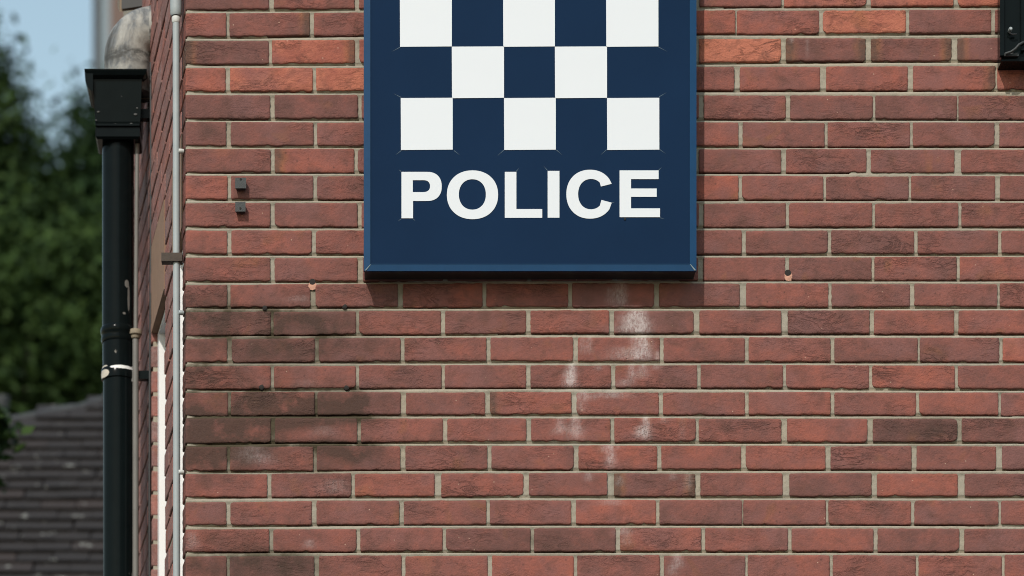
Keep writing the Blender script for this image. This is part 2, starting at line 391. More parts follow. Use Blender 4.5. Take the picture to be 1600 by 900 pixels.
BRICKS = {
    0: [(290, 420), (428, 554), (561, 690), (964, 1086), (1093, 1221), (1225.5, 1354), (1361, 1490), (1497, 1624)],
    1: [(290, 353.5), (358.5, 484), (490.5, 618), (1020, 1149), (1151.5, 1280), (1286, 1415.5), (1421, 1549), (1555, 1683)],
    2: [(290, 420), (425, 554.5), (561.5, 690), (960, 1085), (1092, 1220.5), (1228, 1352.5), (1361, 1487), (1496, 1624)],
    3: [(290, 352.5), (359.5, 488.5), (494, 622), (1020, 1147.5), (1156, 1281.5), (1291, 1418.5), (1427, 1555.5), (1558.5, 1686)],
    4: [(290, 422), (429, 559), (565, 693), (966, 1092), (1099.5, 1228), (1235, 1364), (1368, 1495.5), (1498, 1626)],
    5: [(290, 353.5), (360.5, 490), (495.5, 623), (1026, 1154), (1160.5, 1288.5), (1293.5, 1422), (1426.5, 1554), (1562, 1690)],
    6: [(290, 423), (429, 553.5), (559, 688), (960, 1085), (1092, 1220.5), (1228.5, 1354), (1361, 1491.5), (1502, 1630)],
    7: [(290, 355.5), (361, 489.5), (495.5, 623), (1026, 1154), (1159.5, 1286.5), (1291, 1420), (1424, 1555), (1563, 1691)],
    8: [(290, 422.5), (429, 558.5), (565, 693), (966, 1092), (1099.5, 1228), (1233, 1363), (1367.5, 1497.5), (1502.5, 1630)],
    9: [(290, 355), (361.5, 487), (493.5, 622), (1030, 1159), (1165.5, 1293.5), (1299, 1428.5), (1434, 1559.5), (1565, 1693)],
    10: [(290, 422.5), (429, 558.5), (567, 693), (699, 824), (830, 957), (963, 1091), (1099, 1227), (1233, 1362), (1366.5, 1495), (1500, 1628)],
    11: [(290, 355), (360, 485), (493, 621.5), (629.5, 754), (760, 888), (894, 1022), (1030, 1156), (1166, 1294.5), (1299.5, 1422), (1429, 1558.5), (1562.5, 1690)],
    12: [(290, 423), (427.5, 556), (561, 689), (695.5, 822), (829, 952), (959.5, 1084), (1093, 1221), (1231, 1359), (1366, 1491), (1498, 1626)],
    13: [(290, 355), (362, 492), (498, 626), (632, 760), (766.5, 895.5), (903, 1031), (1037, 1164), (1170, 1298), (1304, 1434), (1437.5, 1561.5), (1567, 1695)],
    14: [(290, 423), (428, 556), (561, 690), (695, 822), (829, 955), (961.5, 1089.5), (1095, 1223.5), (1228.5, 1358), (1363, 1492), (1497, 1625)],
    15: [(290, 356), (361, 491.5), (496, 626), (634.5, 758), (765.5, 893), (901, 1029.5), (1036, 1164), (1170, 1298), (1304, 1431.5), (1436.5, 1560), (1564.5, 1692)],
    16: [(290, 423), (429.5, 558), (564, 692), (699, 822.5), (830, 954), (960, 1087), (1092, 1221), (1230, 1355.5), (1364, 1496), (1503, 1631)],
    17: [(290, 354.5), (359.5, 489.5), (495, 625.5), (633.5, 761.5), (768, 896.5), (904, 1027), (1033.5, 1158), (1165.5, 1290), (1298, 1424.5), (1432.5, 1556.5), (1566, 1694)],
    18: [(290, 417.5), (424, 549), (554.5, 679), (689.5, 818), (826.5, 949), (959.5, 1086.5), (1094.5, 1223), (1233.5, 1362), (1370.5, 1496.5), (1507.5, 1635)],
    19: [(290, 353.5), (360, 487), (494.5, 624), (631, 760), (765.5, 892.5), (900, 1025), (1030.5, 1159.5), (1161.5, 1290.5), (1294.5, 1423.5), (1429, 1560.5), (1564.5, 1692)],
    20: [(290, 420.5), (427, 557), (563, 691.5), (697, 829), (834.5, 962), (969, 1096), (1102, 1231), (1237, 1365), (1371.5, 1499), (1507, 1635)],
    21: [(290, 354), (359, 491), (498.5, 627.5), (633.5, 762), (769, 896.5), (902, 1031), (1037.5, 1164.5), (1168.5, 1296.5), (1301.5, 1431), (1435.5, 1565.5), (1570, 1698)]}
TONES = {(0, 290): .28, (0, 428): .42, (0, 1093): .45, (0, 1225.5): .82, (0, 1361): .82, (0, 1497): .85, (1, 290): .50, (1, 358.5): .38, (1, 490.5): .40, (1, 1020): .62, (1, 1151.5): .58, (1, 1286): .92, (1, 1421): .40,
         (2, 290): .22, (2, 425): .78, (2, 561.5): .6, (2, 1092): 1.08, (2, 1228): .30, (2, 1361): .32, (2, 1496): .38, (3, 290): .72, (3, 359.5): .80, (3, 494): .95, (3, 1020): .45, (3, 1156): .48, (3, 1291): .55, (3, 1427): .55, (3, 1558.5): .75,
         (4, 290): .24, (4, 429): .24, (4, 1099.5): .36, (4, 1235): .34, (4, 1368): .27, (4, 1498): .27, (5, 290): .34, (5, 360.5): .34, (5, 495.5): .44, (5, 1160.5): .38, (5, 1293.5): .42, (5, 1426.5): .36, (5, 1026): .55,
         (6, 290): .34, (6, 429): .52, (7, 290): .60, (7, 361): .30, (8, 290): .42, (8, 429): .36, (9, 290): .46, (9, 361.5): .50, (9, 493.5): .46, (10, 290): .42, (10, 429): .42, (9, 1299): .30, (10, 1233): .32, (11, 290): .42, (11, 360): .42,
         (12, 290): .28, (12, 427.5): .25, (12, 561): .46, (13, 362): .28, (13, 1567): .75, (13, 1437.5): .30, (14, 1095): .38, (15, 1436.5): .58, (16, 1364): .20, (16, 1503): .26, (16, 1230): .55, (18, 290): .50, (18, 554.5): .60, (18, 1370.5): .58, (17, 904): .58, (17, 1033.5): .52, (17, 1165.5): .60,
         (17, 1566): .28, (18, 959.5): .26, (18, 1233.5): .32, (19, 900): .60, (20, 697): .28, (20, 834.5): .24, (20, 1371.5): .30, (20, 1507): .28, (21, 359): .12, (21, 1037.5): .32, (21, 902): .38, (21, 1168.5): .55}
KISS = {(1, 358.5): 2, (2, 290): 1, (2, 425): 2, (2, 1228): 3, (2, 1361): 3, (2, 1496): 1, (3, 1427): 2, (18, 959.5): 3, (7, 290): 0, (15, 765.5): 1, (6, 429): 1}
CREASE = {(2, 425): .9, (3, 359.5): .8, (3, 494): 1, (1, 1151.5): .8, (1, 1286): 1, (2, 1092): 1, (0, 1225.5): .8, (0, 1361): 1, (0, 1497): 1, (2, 1228): .6, (2, 1361): .5, (7, 1291): .7, (7, 1159.5): .5, (10, 290): .5, (12, 1093): .4, (18, 554.5): .4, (19, 631): .4, (3, 1291): .5, (3, 1558.5): .8, (13, 1437.5): .6}

def axis_ticks(L, inner):
    e = [0, 0.0010, 0.0030, 0.0075]
    mid = list(np.linspace(0.0075, L - 0.0075, inner + 1))[1:-1]
    return e + mid + [L - q for q in e[::-1]]
def brick_mesh(A, a, n, corners, proud, seed, nu, nv, depth, back, stain=True, kiss=0, chip=1.0):
    """A origin, a horizontal axis, n outward normal; corners (u0,u1,ztl,ztr,zbl,zbr); skirts go back along `back` by depth.
    returns a mesh about its own centre and that centre"""
    u0, u1, ztl, ztr, zbl, zbr = corners
    L = u1 - u0; Hh = ((ztl - zbl) + (ztr - zbr)) / 2
    us = axis_ticks(L, nu); vs = axis_ticks(Hh, nv)
    rnd = random.Random(seed)
    rad = [rnd.uniform(.0025, .0055) for _ in range(4)]
    if rnd.random() < 0.35 * chip: rad[rnd.choice((2, 3))] = rnd.uniform(.008, .015)
    if rnd.random() < 0.12 * chip: rad[rnd.choice((0, 1))] = rnd.uniform(.007, .012)
    rings = {0: .0022, 1: .0009, 2: .0002}
    verts = []; att_w = []; att_g = []; att_e = []
    nU, nV = len(us), len(vs)
    chips = [(rnd.uniform(0.1, .9) * L, rnd.uniform(.003, .010), rnd.uniform(.0012, .0030)) for _ in range(rnd.choice((0, 0, 1, 1, 2)))] if chip else []
    cen = A + a * ((u0 + u1) / 2) + Vector((0, 0, (ztl + zbl + ztr + zbr) / 4))
    for j, v in enumerate(vs):
        for i, u in enumerate(us):
            x, y = u, v                                     # y from bottom
            # rounded corners: square to disc inside each corner cell
            for q, (cx_, cy_) in enumerate(((0, Hh), (L, Hh), (0, 0), (L, 0))):
                R = rad[q]; dx = abs(x - cx_); dy = abs(y - cy_)
                if dx < R and dy < R:
                    p_, q_ = (R - dx) / R, (R - dy) / R
                    p2 = p_ * math.sqrt(max(0, 1 - q_ * q_ / 2)); q2 = q_ * math.sqrt(max(0, 1 - p_ * p_ / 2))
                    x = cx_ + (R - p2 * R) * (1 if cx_ == 0 else -1); y = cy_ + (R - q2 * R) * (1 if cy_ == 0 else -1)
                    break
            # ragged edges
            top = 1.6 * .0008 * mnoise.noise((u * 70, seed * 3.1, 0)) + .0004 * mnoise.noise((u * 240, seed, 5))
            bot = .0018 * mnoise.noise((u * 60, seed * 2.3, 9)) + .0010 * mnoise.noise((u * 210, seed, 2))
            for (cu, cw, cd) in chips: bot += cd * math.exp(-((u - cu) / cw) ** 2)
            lef = .0014 * mnoise.noise((v * 90, seed, 11)); rig = .0014 * mnoise.noise((v * 90, seed, 17))
            wt = max(0, 1 - (Hh - v) / .012); wb = max(0, 1 - v / .012); wl = max(0, 1 - u / .010); wr = max(0, 1 - (L - u) / .010)
            y += top * wt + bot * wb; x += lef * wl + rig * wr
            fu = x / L; fv = y / Hh
            z = (zbl + (zbr - zbl) * fu) * (1 - fv) + (ztl + (ztr - ztl) * fu) * fv
            ring = min(i, j, nU - 1 - i, nV - 1 - j)
            o = proud - rings.get(ring, 0) * (0.7 + 0.6 * rnd.random()) + .0005 * mnoise.noise((u * 30, v * 45, seed * 1.7))
            P = A + a * (u0 + x) + n * o; P.z += z
            verts.append(P)
            if stain:
                px = 290 + P.x * PXM; py = 450 - (P.z - 5) * PXM
                att_w.append(white_at(px, py)); att_g.append(grime_at(px, py))
            else: att_w.append(.24 + .2 * mnoise.noise((u * 8, v * 9, seed))); att_g.append(0)  # side bricks: pale lift in the colour, making up for weak sunlight
            e = 0
            dl, dr = u, L - u
            wob = .006 * mnoise.noise((v * 40, seed, 31))
            if kiss & 1: e = max(e, 1 - (dl + wob) / .045)
            if kiss & 2: e = max(e, 1 - (dr + wob) / .045)
            att_e.append(max(0, e))
    faces = [(j * nU + i, j * nU + i + 1, (j + 1) * nU + i + 1, (j + 1) * nU + i) for j in range(nV - 1) for i in range(nU - 1)]
    nf = len(faces)
    loop = [(0, i) for i in range(nU)] + [(j, nU - 1) for j in range(1, nV)] + [(nV - 1, i) for i in range(nU - 2, -1, -1)] + [(j, 0) for j in range(nV - 2, 0, -1)]
    b0 = len(verts)
    ids = [j * nU + i for j, i in loop]
    for k in ids: verts.append(verts[k].copy()); att_w.append(att_w[k]); att_g.append(att_g[k]); att_e.append(att_e[k])
    for k in ids:
        verts.append(verts[k] + back * depth); att_w.append(0); att_g.append(att_g[k]); att_e.append(0)
    m = len(ids)
    for k in range(m):
        k2 = (k + 1) % m; faces.append((b0 + k2, b0 + k, b0 + m + k, b0 + m + k2))
    me = bpy.data.meshes.new('brick'); me.from_pydata([tuple(p - cen) for p in verts], [], faces); me.update()
    me.polygons.foreach_set('use_smooth', [q < nf for q in range(len(faces))])
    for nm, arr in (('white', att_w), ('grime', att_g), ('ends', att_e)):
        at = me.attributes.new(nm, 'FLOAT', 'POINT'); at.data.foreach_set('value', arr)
    me.materials.append(M_BRICK)
    return me, cen

FRONT_A = Vector((1, 0, 0)); FRONT_N = Vector((0, -1, 0)); INTO = Vector((0, 1, 0))
# --- mortar bed of the front wall: a displaced sheet, struck so that the joint is deepest under each brick
def joint_depth():
    x0, x1, z0, z1 = 0.0, WX(1700), WZ(912), WZ(-30)
    nx = int((x1 - x0) / .0045); nz = int((z1 - z0) / .0042)
    verts = []; w = []; gr = []
    zs = np.linspace(z0, z1, nz); xs = np.linspace(x0, x1, nx)
    for z in zs:
        py = 450 - (z - 5) * PXM
        for x in xs:
            px = 290 + x * PXM
            d = .0046
            # find the bed joint
            c = int((py + 24) / 42.3)
            for cc in (c - 1, c, c + 1):
                if 0 <= cc < 21:
                    b = course_y(cc, px)[1]; t = course_y(cc + 1, px)[0]
                    if b - 1 <= py <= t + 1:
                        q = min(1, max(0, (py - b) / max(t - b, 1))); d = .014 if q < .19 else (.014 - .0123 * min(1, (q - .19) / .14)); break
            d += .0011 * mnoise.noise((x * 60, z * 90, 1.2)) + .0014 * mnoise.noise((x * 9, z * 14, 4.2)) + .0005 * mnoise.noise((x * 190, z * 190, 0))
            verts.append((x, max(d, .0004), z))
            w.append(white_at(px, py) if 420 < py and 280 < px < 1120 else 0); gr.append(grime_at(px, py))
    faces = [(j * nx + i, j * nx + i + 1, (j + 1) * nx + i + 1, (j + 1) * nx + i) for j in range(nz - 1) for i in range(nx - 1)]
    o = obj('front_wall', verts, faces, M_MORTAR, BLD, loc=(WX(1000), 0, 5), smooth=True)
    for nm, arr in (('white', w), ('grime', gr)):
        at = o.data.attributes.new(nm, 'FLOAT', 'POINT'); at.data.foreach_set('value', arr)
    return o
FRONT = joint_depth()
FRONT['label'] = 'sunlit red brick front wall carrying the sign'

rr = random.Random(7); SJ = sd(285.2)
for c, row in BRICKS.items():
    for k, (l, r) in enumerate(row):
        tl, bl = course_y(c, l); tr, br = course_y(c, r)
        bl -= 0.5; br -= 0.5
        j = [rr.uniform(-.8, .8) for _ in range(4)]
        seed = c * 40 + k + 1
        first = (k == 0)
        depth = (SJ if c >= 9 else (.1025 if c % 2 == 0 else .215)) if first else .03
        kk = KISS.get((c, l), 0)
        me, cen = brick_mesh(Vector((0, 0, 0)), FRONT_A, FRONT_N, (WX(l), WX(r), WZ(tl + j[0]), WZ(tr + j[1]), WZ(bl + j[2]), WZ(br + j[3])),
                             rr.uniform(-.0006, .0012), seed, max(6, int((r - l) / 5)), 9, depth, SIDE if first else INTO, True, kk)
        o = link('brick', me, None, FRONT, cen)
        base = rr.gauss(.42, .075)
        o['tone'] = float(TONES.get((c, l), base)); o['kiss'] = 1.0 if kk else 0.0
        o['crease'] = float(CREASE[(c, l)] * .75 if (c, l) in CREASE else (rr.uniform(.45, .85) if rr.random() < .30 else rr.uniform(0, .2)))

# --- the rest of the front wall, outside the picture
def rest_brickwork(name, parent, cells, A, a, n):
    """plain bricks as one mesh: cells are (u0,u1,z0,z1)"""
    verts = []; faces = []
    for (u0, u1, z0, z1) in cells:
        b = len(verts); e = .0015
        for (u, z, o) in ((u0, z0, 0), (u1, z0, 0), (u1, z1, 0), (u0, z1, 0), (u0 + e, z0 + e, e), (u1 - e, z0 + e, e), (u1 - e, z1 - e, e), (u0 + e, z1 - e, e), (u0, z0, -.02), (u1, z0, -.02), (u1, z1, -.02), (u0, z1, -.02)):
            P = A + a * u + n * (o - e); P.z += z; verts.append(P)
        faces += [(b + 4, b + 5, b + 6, b + 7)] + [(b + q, b + (q + 1) % 4, b + 4 + (q + 1) % 4, b + 4 + q) for q in range(4)] + [(b + 8 + q, b + 8 + (q + 1) % 4, b + (q + 1) % 4, b + q) for q in range(4)]
    o = obj(name, verts, faces, M_BRICK, parent); o['kind'] = 'stuff'; o['tone'] = 0.46
    if name == 'far_brickwork':
        at = o.data.attributes.new('white', 'FLOAT', 'POINT'); at.data.foreach_set('value', [.24] * len(verts))  # same painted lightening for the rest of the side wall
    o['tone'] = 0.46; o['kiss'] = 0.0; o['crease'] = 0.2
    return o
PITCH = .0708; BH = .0620; BL = .2155; BPx = .2255
XR = 4.6; ZTOP = 6.6
cells = []
zc = WZ(904) - PITCH + (PITCH - BH) * 0; i = 0
z = WZ(905) - .009
while z - BH > 0.02:
    off = 0 if i % 2 else -.112
    x = off
    while x < XR:
        if x + BL > 0.02: cells.append((max(x, 0.0), min(x + BL, XR), z - BH, z))
        x += BPx
    z -= PITCH; i += 1
z = WZ(-22) + .008; i = 0
while z + BH < ZTOP:
    off = -.112 if i % 2 == 0 else 0
    x = off
    while x < XR:
        if x + BL > 0.02: cells.append((max(x, 0.0), min(x + BL, XR), z, z + BH))
        x += BPx
    z += PITCH; i += 1
for c, row in BRICKS.items():
    x = WX(row[-1][1]) + .010
    t, b = course_y(c, 1650)
    while x < XR:
        cells.append((x, min(x + BL, XR), WZ(b), WZ(t))); x += BPx
rest_brickwork('outer_brickwork', BLD, cells, Vector((0, 0, 0)), FRONT_A, FRONT_N)
bm = bmesh.new()
box(bm, 0.003, XR, .0035, .05, 0, WZ(912)); box(bm, 0.003, XR, .0035, .05, WZ(-30), ZTOP); box(bm, WX(1700), XR, .0035, .05, WZ(912), WZ(-30))
bmobj('outer_mortar', bm, M_MORTAR, BLD)
# pink filler in old fixing holes and dark plugs along the joints
for (px, py, r) in ((488.5, 446, 6.0), (1231.5, 432, 6.2)):
    bm = bmesh.new(); P = W(px, py)
    bmesh.ops.create_icosphere(bm, subdivisions=3, radius=r / PXM)
    for v in bm.verts:
        v.co *= 1 + .35 * mnoise.noise(v.co * 260 + P * 9); v.co.y *= 0.16; v.co.z *= 1.15
    bmesh.ops.translate(bm, verts=bm.verts, vec=P + Vector((0, .0002, 0)))
    bmobj('hole_filler', bm, M_FILL, FRONT, True)
    bm = bmesh.new(); tube(bm, [W(px - .5, py - 5.5) + Vector((0, -.0016, 0)), W(px - .5, py - 5.5) + Vector((0, .01, 0))], r * .8 / PXM, 12)
    bmobj('hole_rim', bm, M_PLUG, FRONT, True)
for (px, py) in ((413.5, 481.5), (538.8, 479.5), (408.5, 605.5), (541.5, 606)):
    bm = bmesh.new(); P = W(px, py)
    tube(bm, [P + Vector((0, -.0035, 0)), P + Vector((0, -.0022, 0)), P + Vector((0, .012, 0))], [2.4 / PXM, 3.9 / PXM, 3.9 / PXM], 10)
    for v in bm.verts: v.co += Vector((mnoise.noise(v.co * 300), 0, mnoise.noise(v.co * 310))) * .0022
    bmobj('wall_plug', bm, M_PLUG, FRONT, True)

# --- the side wall, splayed a little, with two narrow windows
S_END = 1.95
HEAD = WZ(338); LTOP = WZ(187); SILL = 3.9
OPEN = [(sd(285.2), sd(270.0)), (sd(257.3), sd(237.3))]
bm = bmesh.new()
def solid(s0, s1, z0, z1): sbox(bm, s0 + .002, s1 - .002, z0, z1, .0045, .102)
solid(0.0, S_END, LTOP, ZTOP); solid(0.0, S_END, 0, SILL)
s_ = 0.0
for (a0, a1) in OPEN: solid(s_, a0, SILL, LTOP); s_ = a1
solid(s_, S_END, SILL, LTOP)
SIDEW = bmobj('side_wall', bm, M_MORTAR, BLD); SIDEW['label'] = 'brick side wall seen at a grazing angle'
A0 = Vector((0, 0, 0)); SA = -SIDE
cand = []
zrows = []
for c in range(22): zrows.append((c, WZ(COURSES[c][0]), WZ(COURSES[c][1] - .5)))
for q in range(1, 9): zrows.append((-q, zrows[0][1] + q * PITCH, zrows[0][2] + q * PITCH))
for (c, zt, zb) in zrows:
    if zt > ZTOP: continue
    par = c % 2
    s = (.215 if par else .1025) if c < 9 else SJ
    s += .010
    if c >= 9: s = .1125 if par == 0 else .225
    blocked = zb < LTOP - .01
    if c < 0: cand.append((c, 0.0, s - .010, zt, zb))
    while s < S_END:
        segs = [(s, min(s + .215, S_END))]
        if blocked:
            for (a0, a1) in OPEN:
                ns = []
                for (p, q_) in segs:
                    if q_ <= a0 or p >= a1: ns.append((p, q_)); continue
                    if p < a0: ns.append((p, a0))
                    if q_ > a1: ns.append((a1, q_))
                segs = ns
        for (p, q_) in segs:
            if q_ - p > .03 and not (c >= 9 and p < SJ + .001): cand.append((c, p, q_, zt, zb))
        s += .225
def shows(c, p, q_, zt, zb):
    P0 = SP(p, zt); D = DIST + P0.y
    py = PPY - (P0.z - CZ) * FPX / D; P1 = SP(p, zb); py2 = PPY - (SP(q_, zb).z - CZ) * FPX / (DIST + SP(q_, zb).y)
    px = PPX + (P0.x - CX) * FPX / D
    return py2 > -5 and py < 905 and px > 212
vis = sorted([b for b in cand if shows(*b)], key=lambda b: b[1])
ONE = vis[:110]; chosen = set(ONE)
for k, (c, p, q_, zt, zb) in enumerate(ONE):
    j = [rr.uniform(-.0008, .0008) for _ in range(4)]
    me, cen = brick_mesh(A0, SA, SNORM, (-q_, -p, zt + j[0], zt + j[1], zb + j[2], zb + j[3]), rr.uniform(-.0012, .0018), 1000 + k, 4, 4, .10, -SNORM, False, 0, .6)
    o = link('brick', me, None, SIDEW, cen)
    o['tone'] = float(rr.gauss(.52, .10)); o['kiss'] = 0.0; o['crease'] = float(max(0, rr.gauss(.15, .15)))  # tone set above the front bricks, brightening the dim side wall by colour
cells = [(-q_, -p, zb, zt) for (c, p, q_, zt, zb) in cand if (c, p, q_, zt, zb) not in chosen]
z = WZ(905) - .009
while z - BH > 0.02:
    s = 0.0
    while s < S_END: cells.append((-min(s + BL, S_END), -s, z - BH, z)) if z < SILL or not any(a0 - .1 < s + .1 < a1 for a0, a1 in OPEN) else None; s += BPx
    z -= PITCH
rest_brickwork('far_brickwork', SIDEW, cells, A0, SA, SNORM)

for w_i, (a0, a1) in enumerate(OPEN):
    bm = bmesh.new(); sbox(bm, a0 + .001, a1 - .001, HEAD, LTOP - .006, -.002, .102)
    bmobj('lintel', bm, M_STONE, BLD, bevel=.004)
    FB = .045; F0, F1 = .0165, .085
    wd = empty('window', (0, 0, 0), '', ''); del wd['label']; del wd['category']; wd.parent = BLD; wd.location = SP((a0 + a1) / 2, SILL)
    bm = bmesh.new(); sbox(bm, a0 + .002, a0 + FB, SILL, HEAD - .002, F0, F1); bmobj('frame_jamb', bm, M_UPVC, wd, bevel=.003)
    bm = bmesh.new(); sbox(bm, a1 - FB, a1 - .002, SILL, HEAD - .002, F0, F1); bmobj('frame_jamb', bm, M_UPVC, wd, bevel=.003)
    bm = bmesh.new(); sbox(bm, a0 + FB + .001, a1 - FB - .001, HEAD - .014, HEAD - .003, F0, F1); bmobj('frame_head', bm, M_UPVC, wd, bevel=.003)
    bm = bmesh.new(); sbox(bm, a0 + FB + .001, a1 - FB - .001, SILL, SILL + FB, F0, F1); bmobj('frame_bottom', bm, M_UPVC, wd, bevel=.003)
    bm = bmesh.new(); sbox(bm, a0 + FB - .006, a1 - FB + .006, SILL + FB - .006, HEAD - .008, .060, .068); bmobj('pane', bm, M_GLASS, wd)
    bm = bmesh.new(); sbox(bm, a0 - .03, a1 + .03, SILL - .05, SILL - .003, -.045, .10); bmobj('sill', bm, M_STONE, wd, bevel=.004)
# core so that no light passes through, and the roof slab on top
bm = bmesh.new()
i0 = SP(.0, 0, .11) + Vector((.02, .06, 0)); i1 = SP(S_END, 0, .11)
hexa(bm, [(i0.x, .06, 0), (XR - .01, .06, 0), (XR - .01, i1.y, 0), (i1.x, i1.y, 0), (i0.x, .06, ZTOP - .01), (XR - .01, .06, ZTOP - .01), (XR - .01, i1.y, ZTOP - .01), (i1.x, i1.y, ZTOP - .01)])
bmobj('wall_core', bm, M_BROWN, BLD)
bm = bmesh.new(); e1 = SP(S_END, 0, -.03)
hexa(bm, [(-.03, -.03, ZTOP), (XR, -.03, ZTOP), (XR, e1.y, ZTOP), (e1.x, e1.y, ZTOP), (-.03, -.03, ZTOP + .08), (XR, -.03, ZTOP + .08), (XR, e1.y, ZTOP + .08), (e1.x, e1.y, ZTOP + .08)])
bmobj('coping', bm, M_STONE, BLD, bevel=.006)

# ------------------------------------------------------------------ the sign
SY = -0.0733
SIGN = empty('police_sign', W(828, 424, 0), 'navy wall sign with white checks and the word POLICE in a blue frame', 'sign')
def sx(px): return W(px, 0, SY).x
def sz(py): return W(0, py, SY).z
L_, R_, T_, B_ = 568.3, 1088.3, -66, 423.0
FW = 10.5
bm = bmesh.new(); box(bm, sx(L_ + 1.2), sx(R_ - 1.2), SY + .012, -.0015, sz(B_ - 1.2), sz(T_ + 1.2)); bmobj('back_box', bm, M_SBACK, SIGN, bevel=.002)
bm = bmesh.new(); box(bm, sx(L_ + 3), sx(R_ - 3), SY + .0035, SY + .011, sz(B_ - 3), sz(T_ + 3)); bmobj('panel', bm, M_NAVY, SIGN)
def rail(p):      # mitred rail: outer edge p0-p1, inner edge p2-p3, a sloped front lip
    bm = bmesh.new(); a, b, c, d = p
    def q(pt, y): return (sx(pt[0]), y, sz(pt[1]))
    hexa(bm, [q(a, SY + .0015), q(b, SY + .0015), q(c, SY), q(d, SY), q(a, SY + .0115), q(b, SY + .0115), q(c, SY + .0115), q(d, SY + .0115)])
    bmobj('frame_rail', bm, M_RAIL, SIGN, bevel=.0008)
iL, iR, iT, iB = L_ + FW, R_ - FW, T_ + FW, B_ - FW
rail([(L_, T_), (L_, B_), (iL, iB), (iL, iT)]); rail([(R_, B_), (R_, T_), (iR, iT), (iR, iB)])
rail([(L_ + .15, B_), (R_ - .15, B_), (iR, iB + .1), (iL, iB + .1)]); rail([(R_ - .15, T_), (L_ + .15, T_), (iL, iT - .1), (iR, iT - .1)])
# highlights painted along the lower mitres, then a rail-coloured strip over the bottom rail
def strip(name, pts, y, mat, parent, th=.0006):
    bm = bmesh.new(); P = [Vector((sx(p[0]), 0, sz(p[1]))) for p in pts]
    f = [bm.verts.new((p.x, y - th, p.z)) for p in P]; bk = [bm.verts.new((p.x, y + .0006, p.z)) for p in P]
    n_ = len(P); bm.faces.new(f); bm.faces.new(bk[::-1])
    for k in range(n_): bm.faces.new((f[k], bk[k], bk[(k + 1) % n_], f[(k + 1) % n_]))
    return bmobj(name, bm, mat, parent)
strip('mitre_highlight', [(570, 422.4), (578.0, 413.6), (579.6, 413.2), (571.8, 422.6)], SY + .0002, M_HILITE, SIGN)
strip('mitre_highlight', [(1078.0, 412.8), (1079.4, 413.0), (1087.6, 422.3), (1085.0, 422.6)], SY + .0002, M_HILITE, SIGN)
strip('rail_edge', [(579.5, 412.3), (1077, 412.3), (1077, 413.1), (579.5, 413.1)], SY - .0001, M_RAIL, SIGN, .0004)

def plate(name, loops, mat=M_WHITE, y=SY + .0035, th=.0012):
    """flat cut-out from photo outlines (first loop outer, others holes), bevelled a hair"""
    cu = bpy.data.curves.new(name, 'CURVE'); cu.dimensions = '2D'; cu.fill_mode = 'BOTH'; cu.extrude = th / 2
    xs = [sx(p[0]) for p in loops[0]]; zs = [sz(p[1]) for p in loops[0]]
    cx_, cz_ = (min(xs) + max(xs)) / 2, (min(zs) + max(zs)) / 2
    for lp in loops:
        sp = cu.splines.new('POLY'); sp.points.add(len(lp) - 1)
        for pt, p in zip(sp.points, lp): pt.co = (sx(p[0]) - cx_, sz(p[1]) - cz_, 0, 1)
        sp.use_cyclic_u = True
    tmp = bpy.data.objects.new('tmp', cu); COL.objects.link(tmp)
    dg = bpy.context.evaluated_depsgraph_get(); me = bpy.data.meshes.new_from_object(tmp.evaluated_get(dg))
    bpy.data.objects.remove(tmp); bpy.data.curves.remove(cu)
    me.name = name
    co = np.zeros(len(me.vertices) * 3); me.vertices.foreach_get('co', co); co = co.reshape(-1, 3)
    co = np.stack([co[:, 0], -co[:, 2], co[:, 1]], 1); me.vertices.foreach_set('co', co.ravel()); me.update()
    me.materials.clear(); me.materials.append(mat)
    return link(name, me, None, SIGN, (cx_, y - th / 2, cz_))
cols = [625.8, 706.3, 787.2, 867.4, 948.2, 1029.2]; rows = [-8.5, 72.3, 152.6, 233.6]
for r in range(3):
    for c in range(5):
        if (r + c) % 2 == 0:
            d = (r - 1) * 0.7; s2 = .35
            plate('white_square', [[(cols[c] + d - s2, rows[r]), (cols[c + 1] + d + s2, rows[r] - .4), (cols[c + 1] + d + .4, rows[r + 1] - .4), (cols[c] + d, rows[r + 1] + .2)]])
def arc(cx_, cy_, rx, ry, a0, a1, n_=28, p=2.15):
    out = []
    for k in range(n_ + 1):
        a = math.radians(a0 + (a1 - a0) * k / n_); c_, s_ = math.cos(a), math.sin(a)
        out.append((cx_ + rx * math.copysign(abs(c_) ** (2 / p), c_), cy_ - ry * math.copysign(abs(s_) ** (2 / p), s_)))
    return out
plate('letter', [[(627.3, 340.5), (627.3, 268.0)] + arc(667.2, 290.75, 23.0, 22.75, 90, -90, 24, 2.3) + [(645.4, 313.5), (645.4, 340.5)],
                 [(645.0, 281.0)] + arc(661.8, 290.3, 10.2, 9.3, 90, -90, 20, 2.3) + [(645.0, 299.6)]])
plate('letter', [arc(738.3, 303.8, 40.0, 38.1, 0, 360, 64)[:-1], arc(738.1, 303.3, 21.1, 23.75, 0, 360, 56)[:-1]])
plate('letter', [[(788.8, 339.8), (788.8, 268.0), (806.9, 268.0), (806.9, 326.1), (847.3, 326.1), (847.3, 339.8)]])
plate('letter', [[(855.8, 339.6), (855.8, 266.5), (874.2, 266.5), (874.2, 339.6)]])
co_ = arc(922.0, 302.9, 37.0, 38.2, 26, 334, 60); ci_ = arc(923.5, 302.8, 20.1, 23.7, 330.5, 30.5, 50)
plate('letter', [[(955.9, 286.6)] + [p for p in co_ if p[0] < 953] + [(955.9, 316.2), (939.8, 311.8)] + [p for p in ci_ if p[0] < 938.0] + [(939.0, 290.9)]])
plate('letter', [[(968.2, 338.8), (968.2, 265.7), (1029.2, 265.7), (1029.2, 279.3), (986.1, 279.3), (986.1, 294.0), (1026.2, 294.0), (1026.2, 307.0), (986.1, 307.0), (986.1, 325.0), (1031.4, 325.0), (1031.4, 338.8)]])
